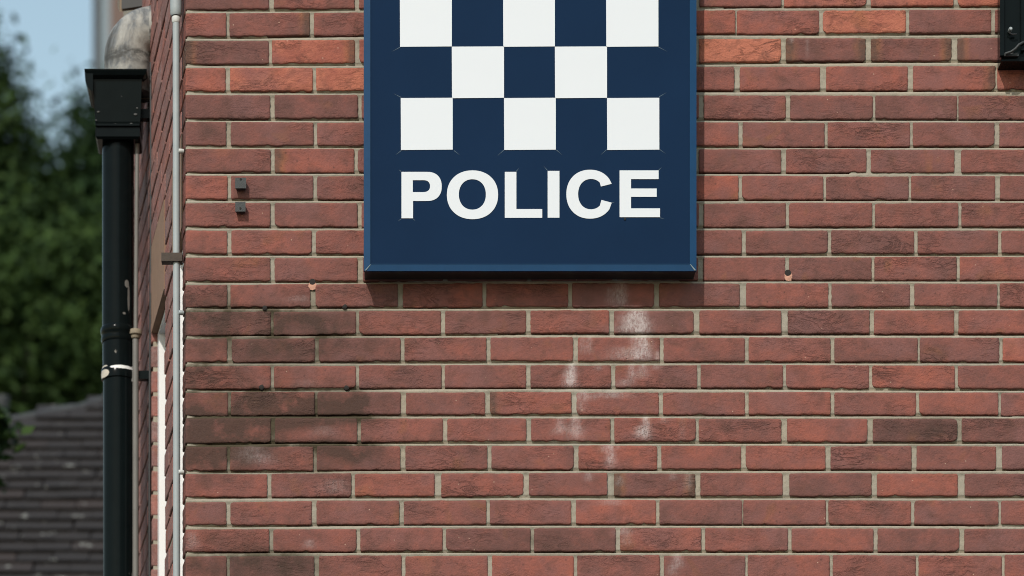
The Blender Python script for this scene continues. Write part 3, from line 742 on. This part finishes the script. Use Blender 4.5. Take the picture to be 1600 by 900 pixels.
# faint creases that run out of the corners of the pressed shapes
for (x, y, dx, dy) in ((625, 73, -13, 7), (627, 151.5, -12, -6), (1028, 72, 15, 8), (1030, 150.5, 12, -7), (709.5, 234.5, 10, 8), (787, 234, -10, 9), (627, 234.5, -9, 7), (869.5, 233.5, 9, 8), (948, 233, -9, 8), (1030.5, 232.5, 10, 7),
                       (806.8, 267, 5, -6), (855.5, 265.6, -6, -7), (1029.5, 264.8, 5, -4), (627, 341.2, -5, 3.5), (1031.6, 339.6, 7, 1.8), (645.6, 341.2, 3.5, 3.5), (626.6, 267, -4, -3), (956.4, 316.2, 4, -.8)):
    nx_, ny_ = -dy / math.hypot(dx, dy), dx / math.hypot(dx, dy)
    strip('seam_crease', [(x + nx_ * .45, y + ny_ * .45), (x - nx_ * .45, y - ny_ * .45), (x + dx, y + dy)], SY + .0035, M_SEAM, SIGN, .0004)
bm = bmesh.new(); P = W(976.5, 341.6, SY); tube(bm, [(P.x, SY + .001, P.z), (P.x, SY + .006, P.z)], .0028, 10); bmobj('drain_hole', bm, M_PLUG, SIGN)

# ------------------------------------------------------------------ two dark stubs on the wall
for i, (px, py, w_, h_, lab) in enumerate(((376.5, 290.5, 8.6, 8.2, 'upper of two dark square iron stubs fixed to the bricks left of the sign'), (376.0, 327.3, 8.0, 7.6, 'lower of two dark square iron stubs fixed to the bricks left of the sign'))):
    t = empty('wall_stub', W(px, py), lab, 'stub', 'iron stubs on the brick wall')
    Px, Pz = W(px, py).x, W(px, py).z; a = w_ / PXM; b = h_ / PXM
    bm = bmesh.new()
    hexa(bm, [(Px - a, -.021, Pz - b), (Px + a, -.021, Pz - b), (Px + a * .8, .001, Pz - b * .8), (Px - a * .8, .001, Pz - b * .8), (Px - a, -.021, Pz + b), (Px + a, -.021, Pz + b), (Px + a * .8, .001, Pz + b * .8), (Px - a * .8, .001, Pz + b * .8)])
    bmobj('stub_block', bm, M_IRON, t, bevel=.0042)
    bm = bmesh.new(); zz = Pz + (b * .72 if i == 0 else -b * .35)
    tube(bm, [(Px, -.0225, zz), (Px, -.012, zz)], .0026, 10); bmobj('screw_hole', bm, M_PLUG, t)

# ------------------------------------------------------------------ black fitting at the right edge
BR = empty('metal_bracket', W(1600, 90), 'black metal wall bracket cut off by the upper right corner', 'bracket')
def fx(px, y): return W(px, 0, y).x
def fz(py, y): return W(0, py, y).z
FY = -.075
bm = bmesh.new(); box(bm, fx(1566, FY) , fx(1760, FY), -.060, -.002, fz(92, FY), fz(-330, FY)); bmobj('box_body', bm, M_BLACK, BR, bevel=.002)
for (a, b) in ((1562.5, 1569.0), (1754, 1764)):
    bm = bmesh.new(); box(bm, fx(a, FY), fx(b, FY), FY, -.0605, fz(86.5, FY), fz(-340, FY)); bmobj('flange', bm, M_BLACK, BR, bevel=.0015)
bm = bmesh.new(); box(bm, fx(1569.3, FY), fx(1592, FY), FY + .004, -.0605, fz(86.0, FY), fz(81.5, FY)); bmobj('lower_lip', bm, M_IRON, BR, bevel=.001)
bm = bmesh.new(); tube(bm, [W(1571, 84, FY), W(1580, 81, FY - .004), W(1587, 76, FY - .006), W(1592, 70, FY - .006), W(1599, 66, FY - .004), W(1606, 66, FY + .01)], .0036, 10); bmobj('hook', bm, M_IRON, BR, True)
bm = bmesh.new(); box(bm, fx(1596, FY), fx(1601, FY), FY + .002, -.0605, fz(78, FY), fz(-330, FY)); bmobj('inner_rib', bm, M_BLACK, BR, bevel=.0015)
bm = bmesh.new(); P = W(1579, 45.5, FY); tube(bm, [P + Vector((0, -.006, 0)), P + Vector((0, -.002, 0)), P + Vector((0, .014, 0))], [.0035, .0052, .0052], 12); bmobj('screw', bm, M_COND, BR, True)
bm = bmesh.new(); tube(bm, [P + Vector((-.004, .002, -.008)), P + Vector((.004, .002, -.013)), P + Vector((.016, .004, -.012))], .0022, 8); bmobj('wire_end', bm, M_CABLE, BR, True)

# ------------------------------------------------------------------ conduit near the corner
CY = 0.041
def cpx(px): return W(px, 0, CY).x
def cpz(py): return W(0, py, CY).z
CON = empty('conduit', (cpx(275.5), CY, cpz(905)), 'thin grey conduit clipped to the side wall next to the corner', 'conduit')
xc = cpx(275.6); r_ = .0092
bm = bmesh.new(); tube(bm, [(xc, CY, .05), (xc + .0004, CY, cpz(600)), (xc - .0002, CY, cpz(300)), (xc - .0006, CY, cpz(30))], r_, 28); bmobj('conduit_tube', bm, M_COND, CON, True)
bm = bmesh.new(); tube(bm, [(xc - .0008, CY, cpz(36)), (xc - .0008, CY, cpz(34)), (xc - .0008, CY, cpz(28)), (xc - .0008, CY, cpz(26))], [.0098, .0112, .0112, .0100], 28); bmobj('coupling', bm, M_CONDW, CON, True)
xb = cpx(275.2)
bm = bmesh.new(); tube(bm, [(xb, CY, cpz(25)), (xb, CY, cpz(22)), (xb, CY, cpz(12)), (xb, CY, cpz(-120))], [.0130, .0152, .0156, .0156], 28); bmobj('conduit_sleeve', bm, M_COND, CON, True)
def clip(py, mat, px0, px1, hh):
    z0, z1 = cpz(py + hh), cpz(py - hh); bm = bmesh.new()
    tube(bm, [(xc, CY, z0), (xc, CY, z1)], r_ + .0016, 24); bmobj('clip_ring', bm, mat, CON, True)
    bm = bmesh.new(); box(bm, cpx(px0), cpx(px1), CY - .011, CY + .008, z0, z1); bmobj('clip_foot', bm, mat, CON, bevel=.002)
def saddle(py, mat):
    # a short stud from the conduit to the wall with a half saddle on the wall side
    bm = bmesh.new(); P0 = Vector((cpx(279.0), CY - .006, cpz(py))); P1 = Vector((cpx(287.0), CY - .002, cpz(py)))
    tube(bm, [P0, P0.lerp(P1, .2), P0.lerp(P1, .75), P1], [.0050, .0062, .0062, .0055], 14); bmobj('clip', bm, mat, CON, True)
for py, m_ in ((237, M_CONDW), (489.5, M_COND), (738.5, M_CONDW)): saddle(py, m_)
bm = bmesh.new(); box(bm, cpx(252.5), cpx(285.0), CY - .014, CY + .016, cpz(410.5), cpz(397.5)); bmobj('strap', bm, M_RUST, CON, bevel=.003)

# ------------------------------------------------------------------ cable on the side wall
ys = SP(sd(236.2), 0).y
cb = []
for k in range(40):
    t = k / 39; py = 98 + t * (2350 - 98)
    P = W(236.0 + 1.2 * math.sin(py * .006), py, ys); P += SNORM * .002; cb.append(P)
bm = bmesh.new(); tube(bm, cb, .0042, 10)
tag(bmobj('cable', bm, M_CABLE, None, True), 'thin black cable running down the side wall beside the downpipe', 'cable')

# ------------------------------------------------------------------ rainwater goods on the side wall
PY_ = 1.02
def gx(px): return W(px, 0, PY_).x
def gz(py): return W(0, py, PY_).z
K = (DIST + PY_) / FPX       # metres per photo pixel here
DP = empty('downpipe', (gx(184.5), PY_, 0), 'black cast downpipe with flaking paint below the hopper', 'downpipe')
xp = gx(184.6); rp = 24.8 * K
bm = bmesh.new()
zs_ = list(np.linspace(gz(216), gz(560), 14)) + list(np.linspace(gz(600), 0.1, 26)); tube(bm, [(xp + (.002 if z < gz(560) else 0), PY_, z) for z in zs_], [rp * (1.0 if z > gz(530) else .985) for z in zs_], 40)
bmobj('pipe', bm, M_BLACKP, DP, True)
bm = bmesh.new(); tube(bm, [(xp - .001, PY_, gz(y)) for y in (537, 533, 529, 526, 523, 518, 514.5, 512)], [rp * f for f in (1.01, 1.06, 1.03, 1.02, 1.08, 1.09, 1.06, 1.0)], 40); bmobj('socket_collar', bm, M_BLACK, DP, True)
clampm = painted('chipped_clamp_paint', (0.012, 0.013, 0.013), chip=(0.55, 0.50, 0.43), amount=0.445, rough=0.4, pscale=13)
CL = None
bm = bmesh.new(); tube(bm, [(xp, PY_, gz(y)) for y in (595.5, 594.5, 579.5, 578)], [rp * f for f in (1.0, 1.06, 1.06, 1.02)], 40); CL = bmobj('clamp_band', bm, M_BLACK, DP, True)
def arcband(name, a0, a1, y0, y1, rr_, mat, seed):
    bm = bmesh.new(); n_ = 14; lo = []; hi = []
    for k in range(n_ + 1):
        a = math.radians(a0 + (a1 - a0) * k / n_); c_, s_ = math.cos(a), math.sin(a)
        e = math.sin(math.pi * k / n_) ** .35; m_ = (y0 + y1) / 2; hh = (y1 - y0) / 2 * e * (1 + .25 * mnoise.noise((k * .7, seed, 0)))
        for lst, yy in ((lo, m_ + hh + .01), (hi, m_ - hh)): lst.append((bm.verts.new((xp + c_ * rr_, PY_ - s_ * rr_, gz(yy))), bm.verts.new((xp + c_ * (rr_ - .004), PY_ - s_ * (rr_ - .004), gz(yy)))))
    for k in range(n_):
        bm.faces.new((lo[k][0], lo[k + 1][0], hi[k + 1][0], hi[k][0])); bm.faces.new((hi[k][0], hi[k + 1][0], hi[k + 1][1], hi[k][1])); bm.faces.new((lo[k + 1][0], lo[k][0], lo[k][1], lo[k + 1][1]))
    bmobj(name, bm, mat, DP, True)
M_CHIP = simple('dull_paint_chip', (0.075, 0.078, 0.075), 0.7, 0, 0.3, 90)
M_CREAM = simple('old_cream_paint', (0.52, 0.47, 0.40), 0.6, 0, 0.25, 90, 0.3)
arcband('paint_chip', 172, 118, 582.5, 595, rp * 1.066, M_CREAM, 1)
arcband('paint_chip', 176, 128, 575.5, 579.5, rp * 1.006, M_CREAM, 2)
arcband('strap_highlight', 116, 22, 578.3, 583.2, rp * 1.07, M_UPVC, 3)  # white arc: a highlight on the strap's upper edge, painted in
for (a0, a1, y0, y1, sd_) in ((62, 44, 444, 456, 5), (50, 40, 452, 492, 6), (70, 58, 495, 498.5, 7), (60, 55, 608, 613, 9), (56, 52, 640, 690, 10), (54, 51, 700, 735, 11)):
    arcband('paint_flake', a0, a1, y0, y1, rp * 1.003, M_WASTE, sd_)
bm = bmesh.new(); box(bm, gx(208), gx(236.5), PY_ - .012, PY_ + .012, gz(594), gz(581)); bmobj('clamp_arm', bm, M_BLACK, DP, bevel=.002)
bm = bmesh.new(); box(bm, gx(205.5), gx(214), PY_ - .024, PY_ - .002, gz(600), gz(577)); bmobj('clamp_bolt', bm, M_WASTE, DP, bevel=.004)

HP = empty('rain_hopper', (gx(184), PY_, gz(216)), 'black box hopper head with flared rim on top of the downpipe', 'hopper')
def ringbox(bm, levels):
    """stack of rectangles (px left, px right, py, half depth) lofted together"""
    rings = []
    for (l, r, py, hd) in levels:
        a_, b_ = W(l, py, PY_ - hd), W(r, py, PY_ - hd)
        rings.append([bm.verts.new(p) for p in ((a_.x, a_.y, a_.z), (b_.x, b_.y, b_.z), (b_.x, PY_ + hd, b_.z), (a_.x, PY_ + hd, a_.z))])
    for a, b in zip(rings, rings[1:]):
        for k in range(4): bm.faces.new((a[k], a[(k + 1) % 4], b[(k + 1) % 4], b[k]))
    bm.faces.new(rings[0][::-1]); bm.faces.new(rings[-1])
bm = bmesh.new(); ringbox(bm, [(150.5, 217, 199, .062), (148.5, 219, 190, .066), (146, 221.5, 128, .072), (144.5, 222.5, 112, .074)]); bmobj('hopper_body', bm, M_BLACK, HP, bevel=.004)
bm = bmesh.new(); ringbox(bm, [(152, 215.5, 217.5, .058), (149, 218.5, 213, .064), (149, 218.5, 199.3, .064)]); bmobj('hopper_outlet', bm, M_BLACK, HP, bevel=.003)
bm = bmesh.new(); ringbox(bm, [(143.6, 223, 122.5, .076), (136, 226, 117, .086), (132.2, 229, 110, .092), (131.6, 229.5, 107.5, .093)]); bmobj('hopper_rim', bm, M_BLACK, HP, bevel=.002)
bm = bmesh.new()      # the curled cheek at the left end of the rim
pts = [(132.0, 109), (145.3, 109), (145.3, 142), (141.5, 141), (136.5, 136), (133.2, 126)]
f = [bm.verts.new(W(a, b, PY_ - .088)) for a, b in pts]; bk = [bm.verts.new(Vector((v_.co.x, PY_ + .05, v_.co.z))) for v_ in f]
bm.faces.new(f); bm.faces.new(bk[::-1])
for k in range(6): bm.faces.new((f[k], bk[k], bk[(k + 1) % 6], f[(k + 1) % 6]))
bmobj('rim_cheek', bm, M_BLACK, HP, bevel=.003)
for (py, px1) in ((196, 0),):
    bm = bmesh.new(); q0, q1 = W(149.5, 196.5, PY_ - .069), W(218, 193.5, PY_ - .069); box(bm, q0.x, q1.x, PY_ - .0705, PY_ - .060, q0.z, q1.z); bmobj('body_bead', bm, M_BLACK, HP, bevel=.001)
for (cx0, cy0, r0) in ((153.5, 174, 1.3), (211.5, 178, 1.7), (214, 168, 1.0), (180, 193.5, 1.2), (205, 193, 1.4), (190, 150, .8), (216.5, 133, 1.2), (150, 187, 1.0)):
    P = W(cx0, cy0, PY_ - .0725); bm = bmesh.new(); bmesh.ops.create_icosphere(bm, subdivisions=2, radius=r0 * K)
    for v in bm.verts: v.co = Vector((v.co.x * 1.5, v.co.y * .35, v.co.z)) * (1 + .5 * mnoise.noise(v.co * 500 + P * 50))
    bmesh.ops.translate(bm, verts=bm.verts, vec=P + Vector((0, .003, 0))); bmobj('paint_chip', bm, M_CHIP, HP, True)
for (y0, y1, a, b, dy) in ((101, 113, 220, 238.5, .02), (173, 187.5, 217, 238.5, .015)):
    bm = bmesh.new(); box(bm, gx(a), gx(b), PY_ - dy, PY_ + dy, gz(y1), gz(y0)); bmobj('wall_strap', bm, M_BLACK, HP, bevel=.002)
for py in (142.5, 156.5):
    bm = bmesh.new(); tube(bm, [(gx(217), PY_ - .01, gz(py)), (gx(240), PY_ - .005, gz(py - 1))], .0026, 8); bmobj('tie_wire', bm, M_RUST, HP, True)

# weathered grey bend coming out of the wall and turning down into the hopper
BEND = empty('outlet_bend', (gx(200), PY_, gz(104)), 'weathered grey pipe bend from the side wall down into the hopper', 'pipe bend')
RB = .070; cxb, czb = gx(241), gz(92) 
pth = [Vector((gx(201), PY_, gz(112)))]; rad_ = [.0685]
bm = bmesh.new()
tp = 37.5 * K
path = [Vector((gx(200.6), PY_, gz(150))), Vector((gx(200.6), PY_, gz(102)))]
for k in range(0, 13):
    a = math.radians(180 - 90 * k / 12); path.append(Vector((cxb + math.cos(a) * (cxb - gx(200.6)), PY_, czb + .004 + math.sin(a) * (cxb - gx(200.6)))))
path.append(path[-1] + Vector((.05, 0, 0)))
tube(bm, path, [tp * 1.0] * len(path), 40)
bmobj('bend_body', bm, M_LEAD, BEND, True)
bm = bmesh.new(); tube(bm, [Vector((gx(y), PY_, path[-1].z)) for y in (235, 236, 239, 240)], [tp * f for f in (1.0, 1.03, 1.03, 1.0)], 40); bmobj('wall_collar', bm, M_LEAD, BEND, True)

# slim waste pipe tucked behind the downpipe
WY = 1.0
WP = empty('waste_pipe', (W(211, 0, WY).x, WY, 0), 'slim old grey pipe half hidden behind the black downpipe', 'pipe')
KW = (DIST + WY) / FPX
bm = bmesh.new(); tube(bm, [(W(211.8, 0, WY).x, WY, .1), (W(211.8, 0, WY).x, WY, W(0, 528, WY).z)], 4.9 * KW, 20); bmobj('lower_tube', bm, M_WASTE, WP, True)
bm = bmesh.new(); tube(bm, [(W(212.0, 0, WY).x, WY, W(0, 524, WY).z), (W(213.5, 0, WY).x, WY, W(0, 330, WY).z), (W(214.5, 0, WY).x, WY, W(0, 225, WY).z)], 3.4 * KW, 16); bmobj('upper_tube', bm, M_WASTE, WP, True)
bm = bmesh.new(); tube(bm, [(W(211.6, 0, WY).x, WY, W(0, y, WY).z) for y in (529, 527, 524.5, 523, 517.5, 515.5)], [r * KW for r in (6.6, 7.6, 7.4, 10.2, 10.2, 9.0)], 20); bmobj('socket', bm, simple('tan_socket', (0.235, 0.195, 0.14), 0.8, 0, 0.3, 60, 0.2), WP, True)

# timber bracket end above the bend
TB = empty('timber_bracket', W(210, 18, 1.35), 'dark timber bracket end above the pipe bend', 'bracket')
def tx(px, y): return W(px, 0, y).x
bm = bmesh.new(); hexa(bm, [W(187, 18.5, 1.26), W(232, 12, 1.26), W(232, 12, 1.50), W(183.5, 10, 1.50), W(187, -60, 1.26), W(232, -60, 1.26), W(232, -60, 1.50), W(183.5, -60, 1.50)])
bmobj('bracket_block', bm, M_TIMBER, TB, bevel=.003)
bm = bmesh.new(); hexa(bm, [W(190, 14, 1.245), W(224, 9, 1.245), W(224, 9, 1.258), W(190, 14, 1.258), W(190, -60, 1.245), W(224, -60, 1.245), W(224, -60, 1.258), W(190, -60, 1.258)])
bmobj('shade_board', bm, M_CABLE, TB, bevel=.002)  # near-black front board: the underside's shade put into its colour

# ------------------------------------------------------------------ neighbouring roof
HY = 7.5
HS = empty('neighbour_house', (-1.0, HY + 3, 0), 'house with a dark brown tiled roof beyond the downpipe', 'house')
P0 = W(80, 905, HY)             # a point on the slope at the bottom of the picture
PITCHR = math.radians(45); su = Vector((0, math.cos(PITCHR), math.sin(PITCHR))); sn = Vector((0, -math.sin(PITCHR), math.cos(PITCHR)))
def RP(u, v, h=0): return Vector((P0.x + u, P0.y, P0.z)) + su * v + sn * h
def roof_uv(px, py):
    """where the sight line of a photo pixel meets the roof plane"""
    d = (W(px, py, HY) - camo.location); o_ = camo.location
    t = (Vector((P0.x, P0.y, P0.z)) - o_).dot(sn) / d.dot(sn); h_ = o_ + d * t
    return h_.x - P0.x, (h_ - Vector((P0.x, P0.y, P0.z))).dot(su)
hA = roof_uv(-60, 668); hB = roof_uv(110, 640); hC = roof_uv(400, 556)
def hip_v(u):
    if u < hB[0]: return hA[1] + (u - hA[0]) * (hB[1] - hA[1]) / (hB[0] - hA[0])
    return hB[1] + (u - hB[0]) * (hC[1] - hB[1]) / (hC[0] - hB[0])
RF = bpy.data.objects.new('roof', None)
bm = bmesh.new()
uL, uR = -2.2, 3.2; vB = -2.4
top = [(u, hip_v(u) - .02) for u in np.linspace(uL, uR, 24)]
vsb = [bm.verts.new(RP(u, vB, -.03)) for u, _ in top]; vst = [bm.verts.new(RP(u, v, -.03)) for u, v in top]
vbk = [bm.verts.new(RP(u, v, -.03) + Vector((0, 2.5, -2.2))) for u, v in top]
for k in range(len(top) - 1):
    bm.faces.new((vsb[k], vsb[k + 1], vst[k + 1], vst[k])); bm.faces.new((vst[k], vst[k + 1], vbk[k + 1], vbk[k]))
RF = bmobj('roof', bm, M_POST, HS)
G = .0955; TWD = .165
tb = bmesh.new(); box(tb, -TWD / 2 + .0015, TWD / 2 - .0015, 0, .19, 0, .010)
for v in tb.verts:
    v.co.z += .034 * (1 - v.co.y / .19) - .003 * (v.co.x / TWD * 2) ** 2
bmesh.ops.bevel(tb, geom=list(tb.edges), offset=.002, segments=1, affect='EDGES')
tile_me = bpy.data.meshes.new('roof_tile'); tb.to_mesh(tile_me); tb.free(); tile_me.materials.append(M_TILE)
tr = random.Random(3); nt = 0; rest = []
rotx = PITCHR
row0 = int(vB / G)
for rI in range(row0, 40):
    v = rI * G
    for k in range(-14, 20):
        u = (k + (.5 if rI % 2 else 0)) * TWD + tr.uniform(-.004, .004)
        if u < uL + .1 or u > uR - .1 or v + .08 > hip_v(u): continue
        P = RP(u, v, tr.uniform(0, .004))
        px = PPX + (P.x - CX) * FPX / (DIST + P.y); py = PPY - (P.z - CZ) * FPX / (DIST + P.y)
        if -40 < px < 215 and py < 935:
            o = link('roof_tile', tile_me, None, RF, P); o.rotation_euler = (rotx + tr.uniform(-.02, .02), tr.uniform(-.015, .015), tr.uniform(-.02, .02))
        else: rest.append(P)
verts = []; faces = []
for P in rest:
    b = len(verts)
    for (x, y, z) in ((-.0815, 0, .012), (.0815, 0, .012), (.0815, .19, 0), (-.0815, .19, 0), (-.0815, 0, .025), (.0815, 0, .025), (.0815, .19, .013), (-.0815, .19, .013)):
        verts.append(P + Vector((x, 0, 0)) + su * y + sn * z)
    faces += [tuple(b + q for q in f) for f in ((3, 2, 1, 0), (4, 5, 6, 7), (0, 1, 5, 4), (1, 2, 6, 5), (2, 3, 7, 6), (3, 0, 4, 7))]
o = obj('far_tiles', verts, faces, M_TILE, RF); o['kind'] = 'stuff'
# half-round caps along the top edge
q = [(hA[0] - 1.0, hip_v(hA[0] - 1.0)), hB, (uR, hip_v(uR))]
for (a, b) in zip(q, q[1:]):
    n_ = max(1, int(math.hypot(b[0] - a[0], b[1] - a[1]) / .30))
    for k in range(n_):
        t0, t1 = k / n_, (k + 1.06) / n_
        A_ = RP(a[0] + (b[0] - a[0]) * t0, a[1] + (b[1] - a[1]) * t0 - .02, .0); B2 = RP(a[0] + (b[0] - a[0]) * t1, a[1] + (b[1] - a[1]) * t1 - .02, .008)
        bm = bmesh.new(); tube(bm, [A_, B2], [.024, .028], 14); bmobj('ridge_tile', bm, M_RIDGE, RF, True)
bm = bmesh.new(); bq = RP(0, vB); box(bm, P0.x + uL + .1, P0.x + uR - .1, bq.y + .25, bq.y + 5.5, 0, bq.z - .02); bmobj('wall', bm, M_RENDER, HS)
# grey vent pipe rising behind the ridge
vp = W(4, 660, HY + 2.4); VP_ = empty('vent_pipe', vp + Vector((0, 0, -.6)), 'grey vent pipe poking up behind the tiled roof at left edge', 'vent pipe')
bm = bmesh.new(); tp_ = W(4, 622, HY + 2.4); tube(bm, [vp + Vector((0, 0, -1.2)), tp_], .028, 14); bmobj('vent_tube', bm, M_RIDGE, VP_, True)
bm = bmesh.new(); tube(bm, [tp_ + Vector((0, 0, -.05)), tp_ + Vector((0, 0, -.03)), tp_ + Vector((0, 0, .01))], [.029, .036, .036], 14); bmobj('vent_collar', bm, M_RIDGE, VP_, True)

# ------------------------------------------------------------------ trees
def tree(name, label, cen_px, cen_py, rx_px, rz_px, y, nclump, nleaf, leafmat, seed, group, size=.06):
    D = DIST + y; kk = D / FPX
    c = W(cen_px, cen_py, y); rx = rx_px * kk; rz = rz_px * kk
    t = empty(name, (c.x, c.y, 0), label, 'tree', group)
    rng = np.random.default_rng(seed); th = min(1.0, rx / 1.5)
    # limbs
    bm = bmesh.new(); base = Vector((c.x, c.y, 0)); fork = Vector((c.x + .1, c.y, max(c.z - rz * .75, 1.5)))
    tube(bm, [base, base.lerp(fork, .5) + Vector((.08, 0, 0)), fork, Vector((c.x, c.y, c.z + rz * .5))], [.26 * th, .2 * th, .16 * th, .03 * th], 12)
    for k in range(9):
        a = k * 2.4; st = fork.lerp(Vector((c.x, c.y, c.z + rz * .4)), k / 10)
        en = Vector((c.x + math.cos(a) * rx * .8, c.y + math.sin(a) * rx * .8, st.z + rz * .35))
        tube(bm, [st, st.lerp(en, .5) + Vector((0, 0, .15)), en], [.07 * th, .045 * th, .012 * th], 7)
    bmobj('trunk', bm, M_BARK, t, True)
    # clumps near the crown surface, leaves in each clump
    d = rng.normal(size=(nclump, 3)); d /= np.linalg.norm(d, axis=1)[:, None]
    r = rng.uniform(.35, 1.0, nclump) ** .5
    cl = d * r[:, None] * np.array([rx, rx, rz]) + np.array([c.x, c.y, c.z])
    cs = rng.uniform(.14, .40, nclump) * min(1.0, rx / 1.6)
    ci = rng.integers(0, nclump, nleaf)
    p = cl[ci] + rng.normal(size=(nleaf, 3)) * cs[ci][:, None] * np.array([.7, .7, .5])
    nrm = rng.normal(size=(nleaf, 3)) + np.array([0, -.3, .9]); nrm /= np.linalg.norm(nrm, axis=1)[:, None]
    ta = np.cross(nrm, rng.normal(size=(nleaf, 3))); ta /= np.linalg.norm(ta, axis=1)[:, None]; tb_ = np.cross(nrm, ta)
    sz_ = size * rng.uniform(.6, 1.3, nleaf)[:, None]
    V = np.empty((nleaf, 4, 3)); V[:, 0] = p - ta * sz_; V[:, 1] = p - tb_ * sz_ * .5 + nrm * sz_ * .12; V[:, 2] = p + ta * sz_; V[:, 3] = p + tb_ * sz_ * .5 + nrm * sz_ * .12
    V -= np.array([c.x, c.y, c.z])
    me = bpy.data.meshes.new('crown'); me.vertices.add(nleaf * 4); me.vertices.foreach_set('co', V.reshape(-1))
    me.loops.add(nleaf * 4); me.loops.foreach_set('vertex_index', np.arange(nleaf * 4, dtype=np.int32))
    me.polygons.add(nleaf); me.polygons.foreach_set('loop_start', np.arange(nleaf, dtype=np.int32) * 4)
    me.update(calc_edges=True); me.validate()
    cr = link('crown', me, leafmat, t, c)
    return t
tree('leafy_tree', 'tall dark green tree at the far left edge against the sky', -135, 420, 235, 385, 30, 520, 60000, M_LEAFA, 1, 'trees beyond the roof')
tree('leafy_tree', 'bushy green tree rising between hopper and the left tree', 190, 530, 270, 370, 35, 560, 64000, M_LEAFB, 2, 'trees beyond the roof')
tree('leafy_tree', 'lower dense tree directly above the tiled roof ridge', 40, 640, 330, 290, 24, 420, 56000, M_LEAFA, 4, 'trees beyond the roof', .05)

tree('garden_tree', 'small leafy tree in front of the tiled roof at the left edge', -128, 688, 135, 75, 5.6, 200, 9000, M_LEAFA, 9, None, .035)

# ------------------------------------------------------------------ far block behind the hopper
TY = 55.0
TB2 = empty('tower_block', W(230, 2470, TY) * 1, 'blurred grey and brown far building behind the pipe bend', 'building')
TB2.location.z = 0
def far(px): return W(px, 0, TY).x
bm = bmesh.new(); box(bm, far(152), far(172), TY + .15, TY + 8, 0, 42); bmobj('grey_panel', bm, M_CLAD, TB2)
bm = bmesh.new(); box(bm, far(145), far(152), TY, TY + 8, 0, 42.2); bmobj('corner_trim', bm, M_POST, TB2)
bm = bmesh.new(); box(bm, far(172.2), far(420), TY, TY + 8, 0, 42.1); bmobj('brick_panel', bm, M_BROWN, TB2)
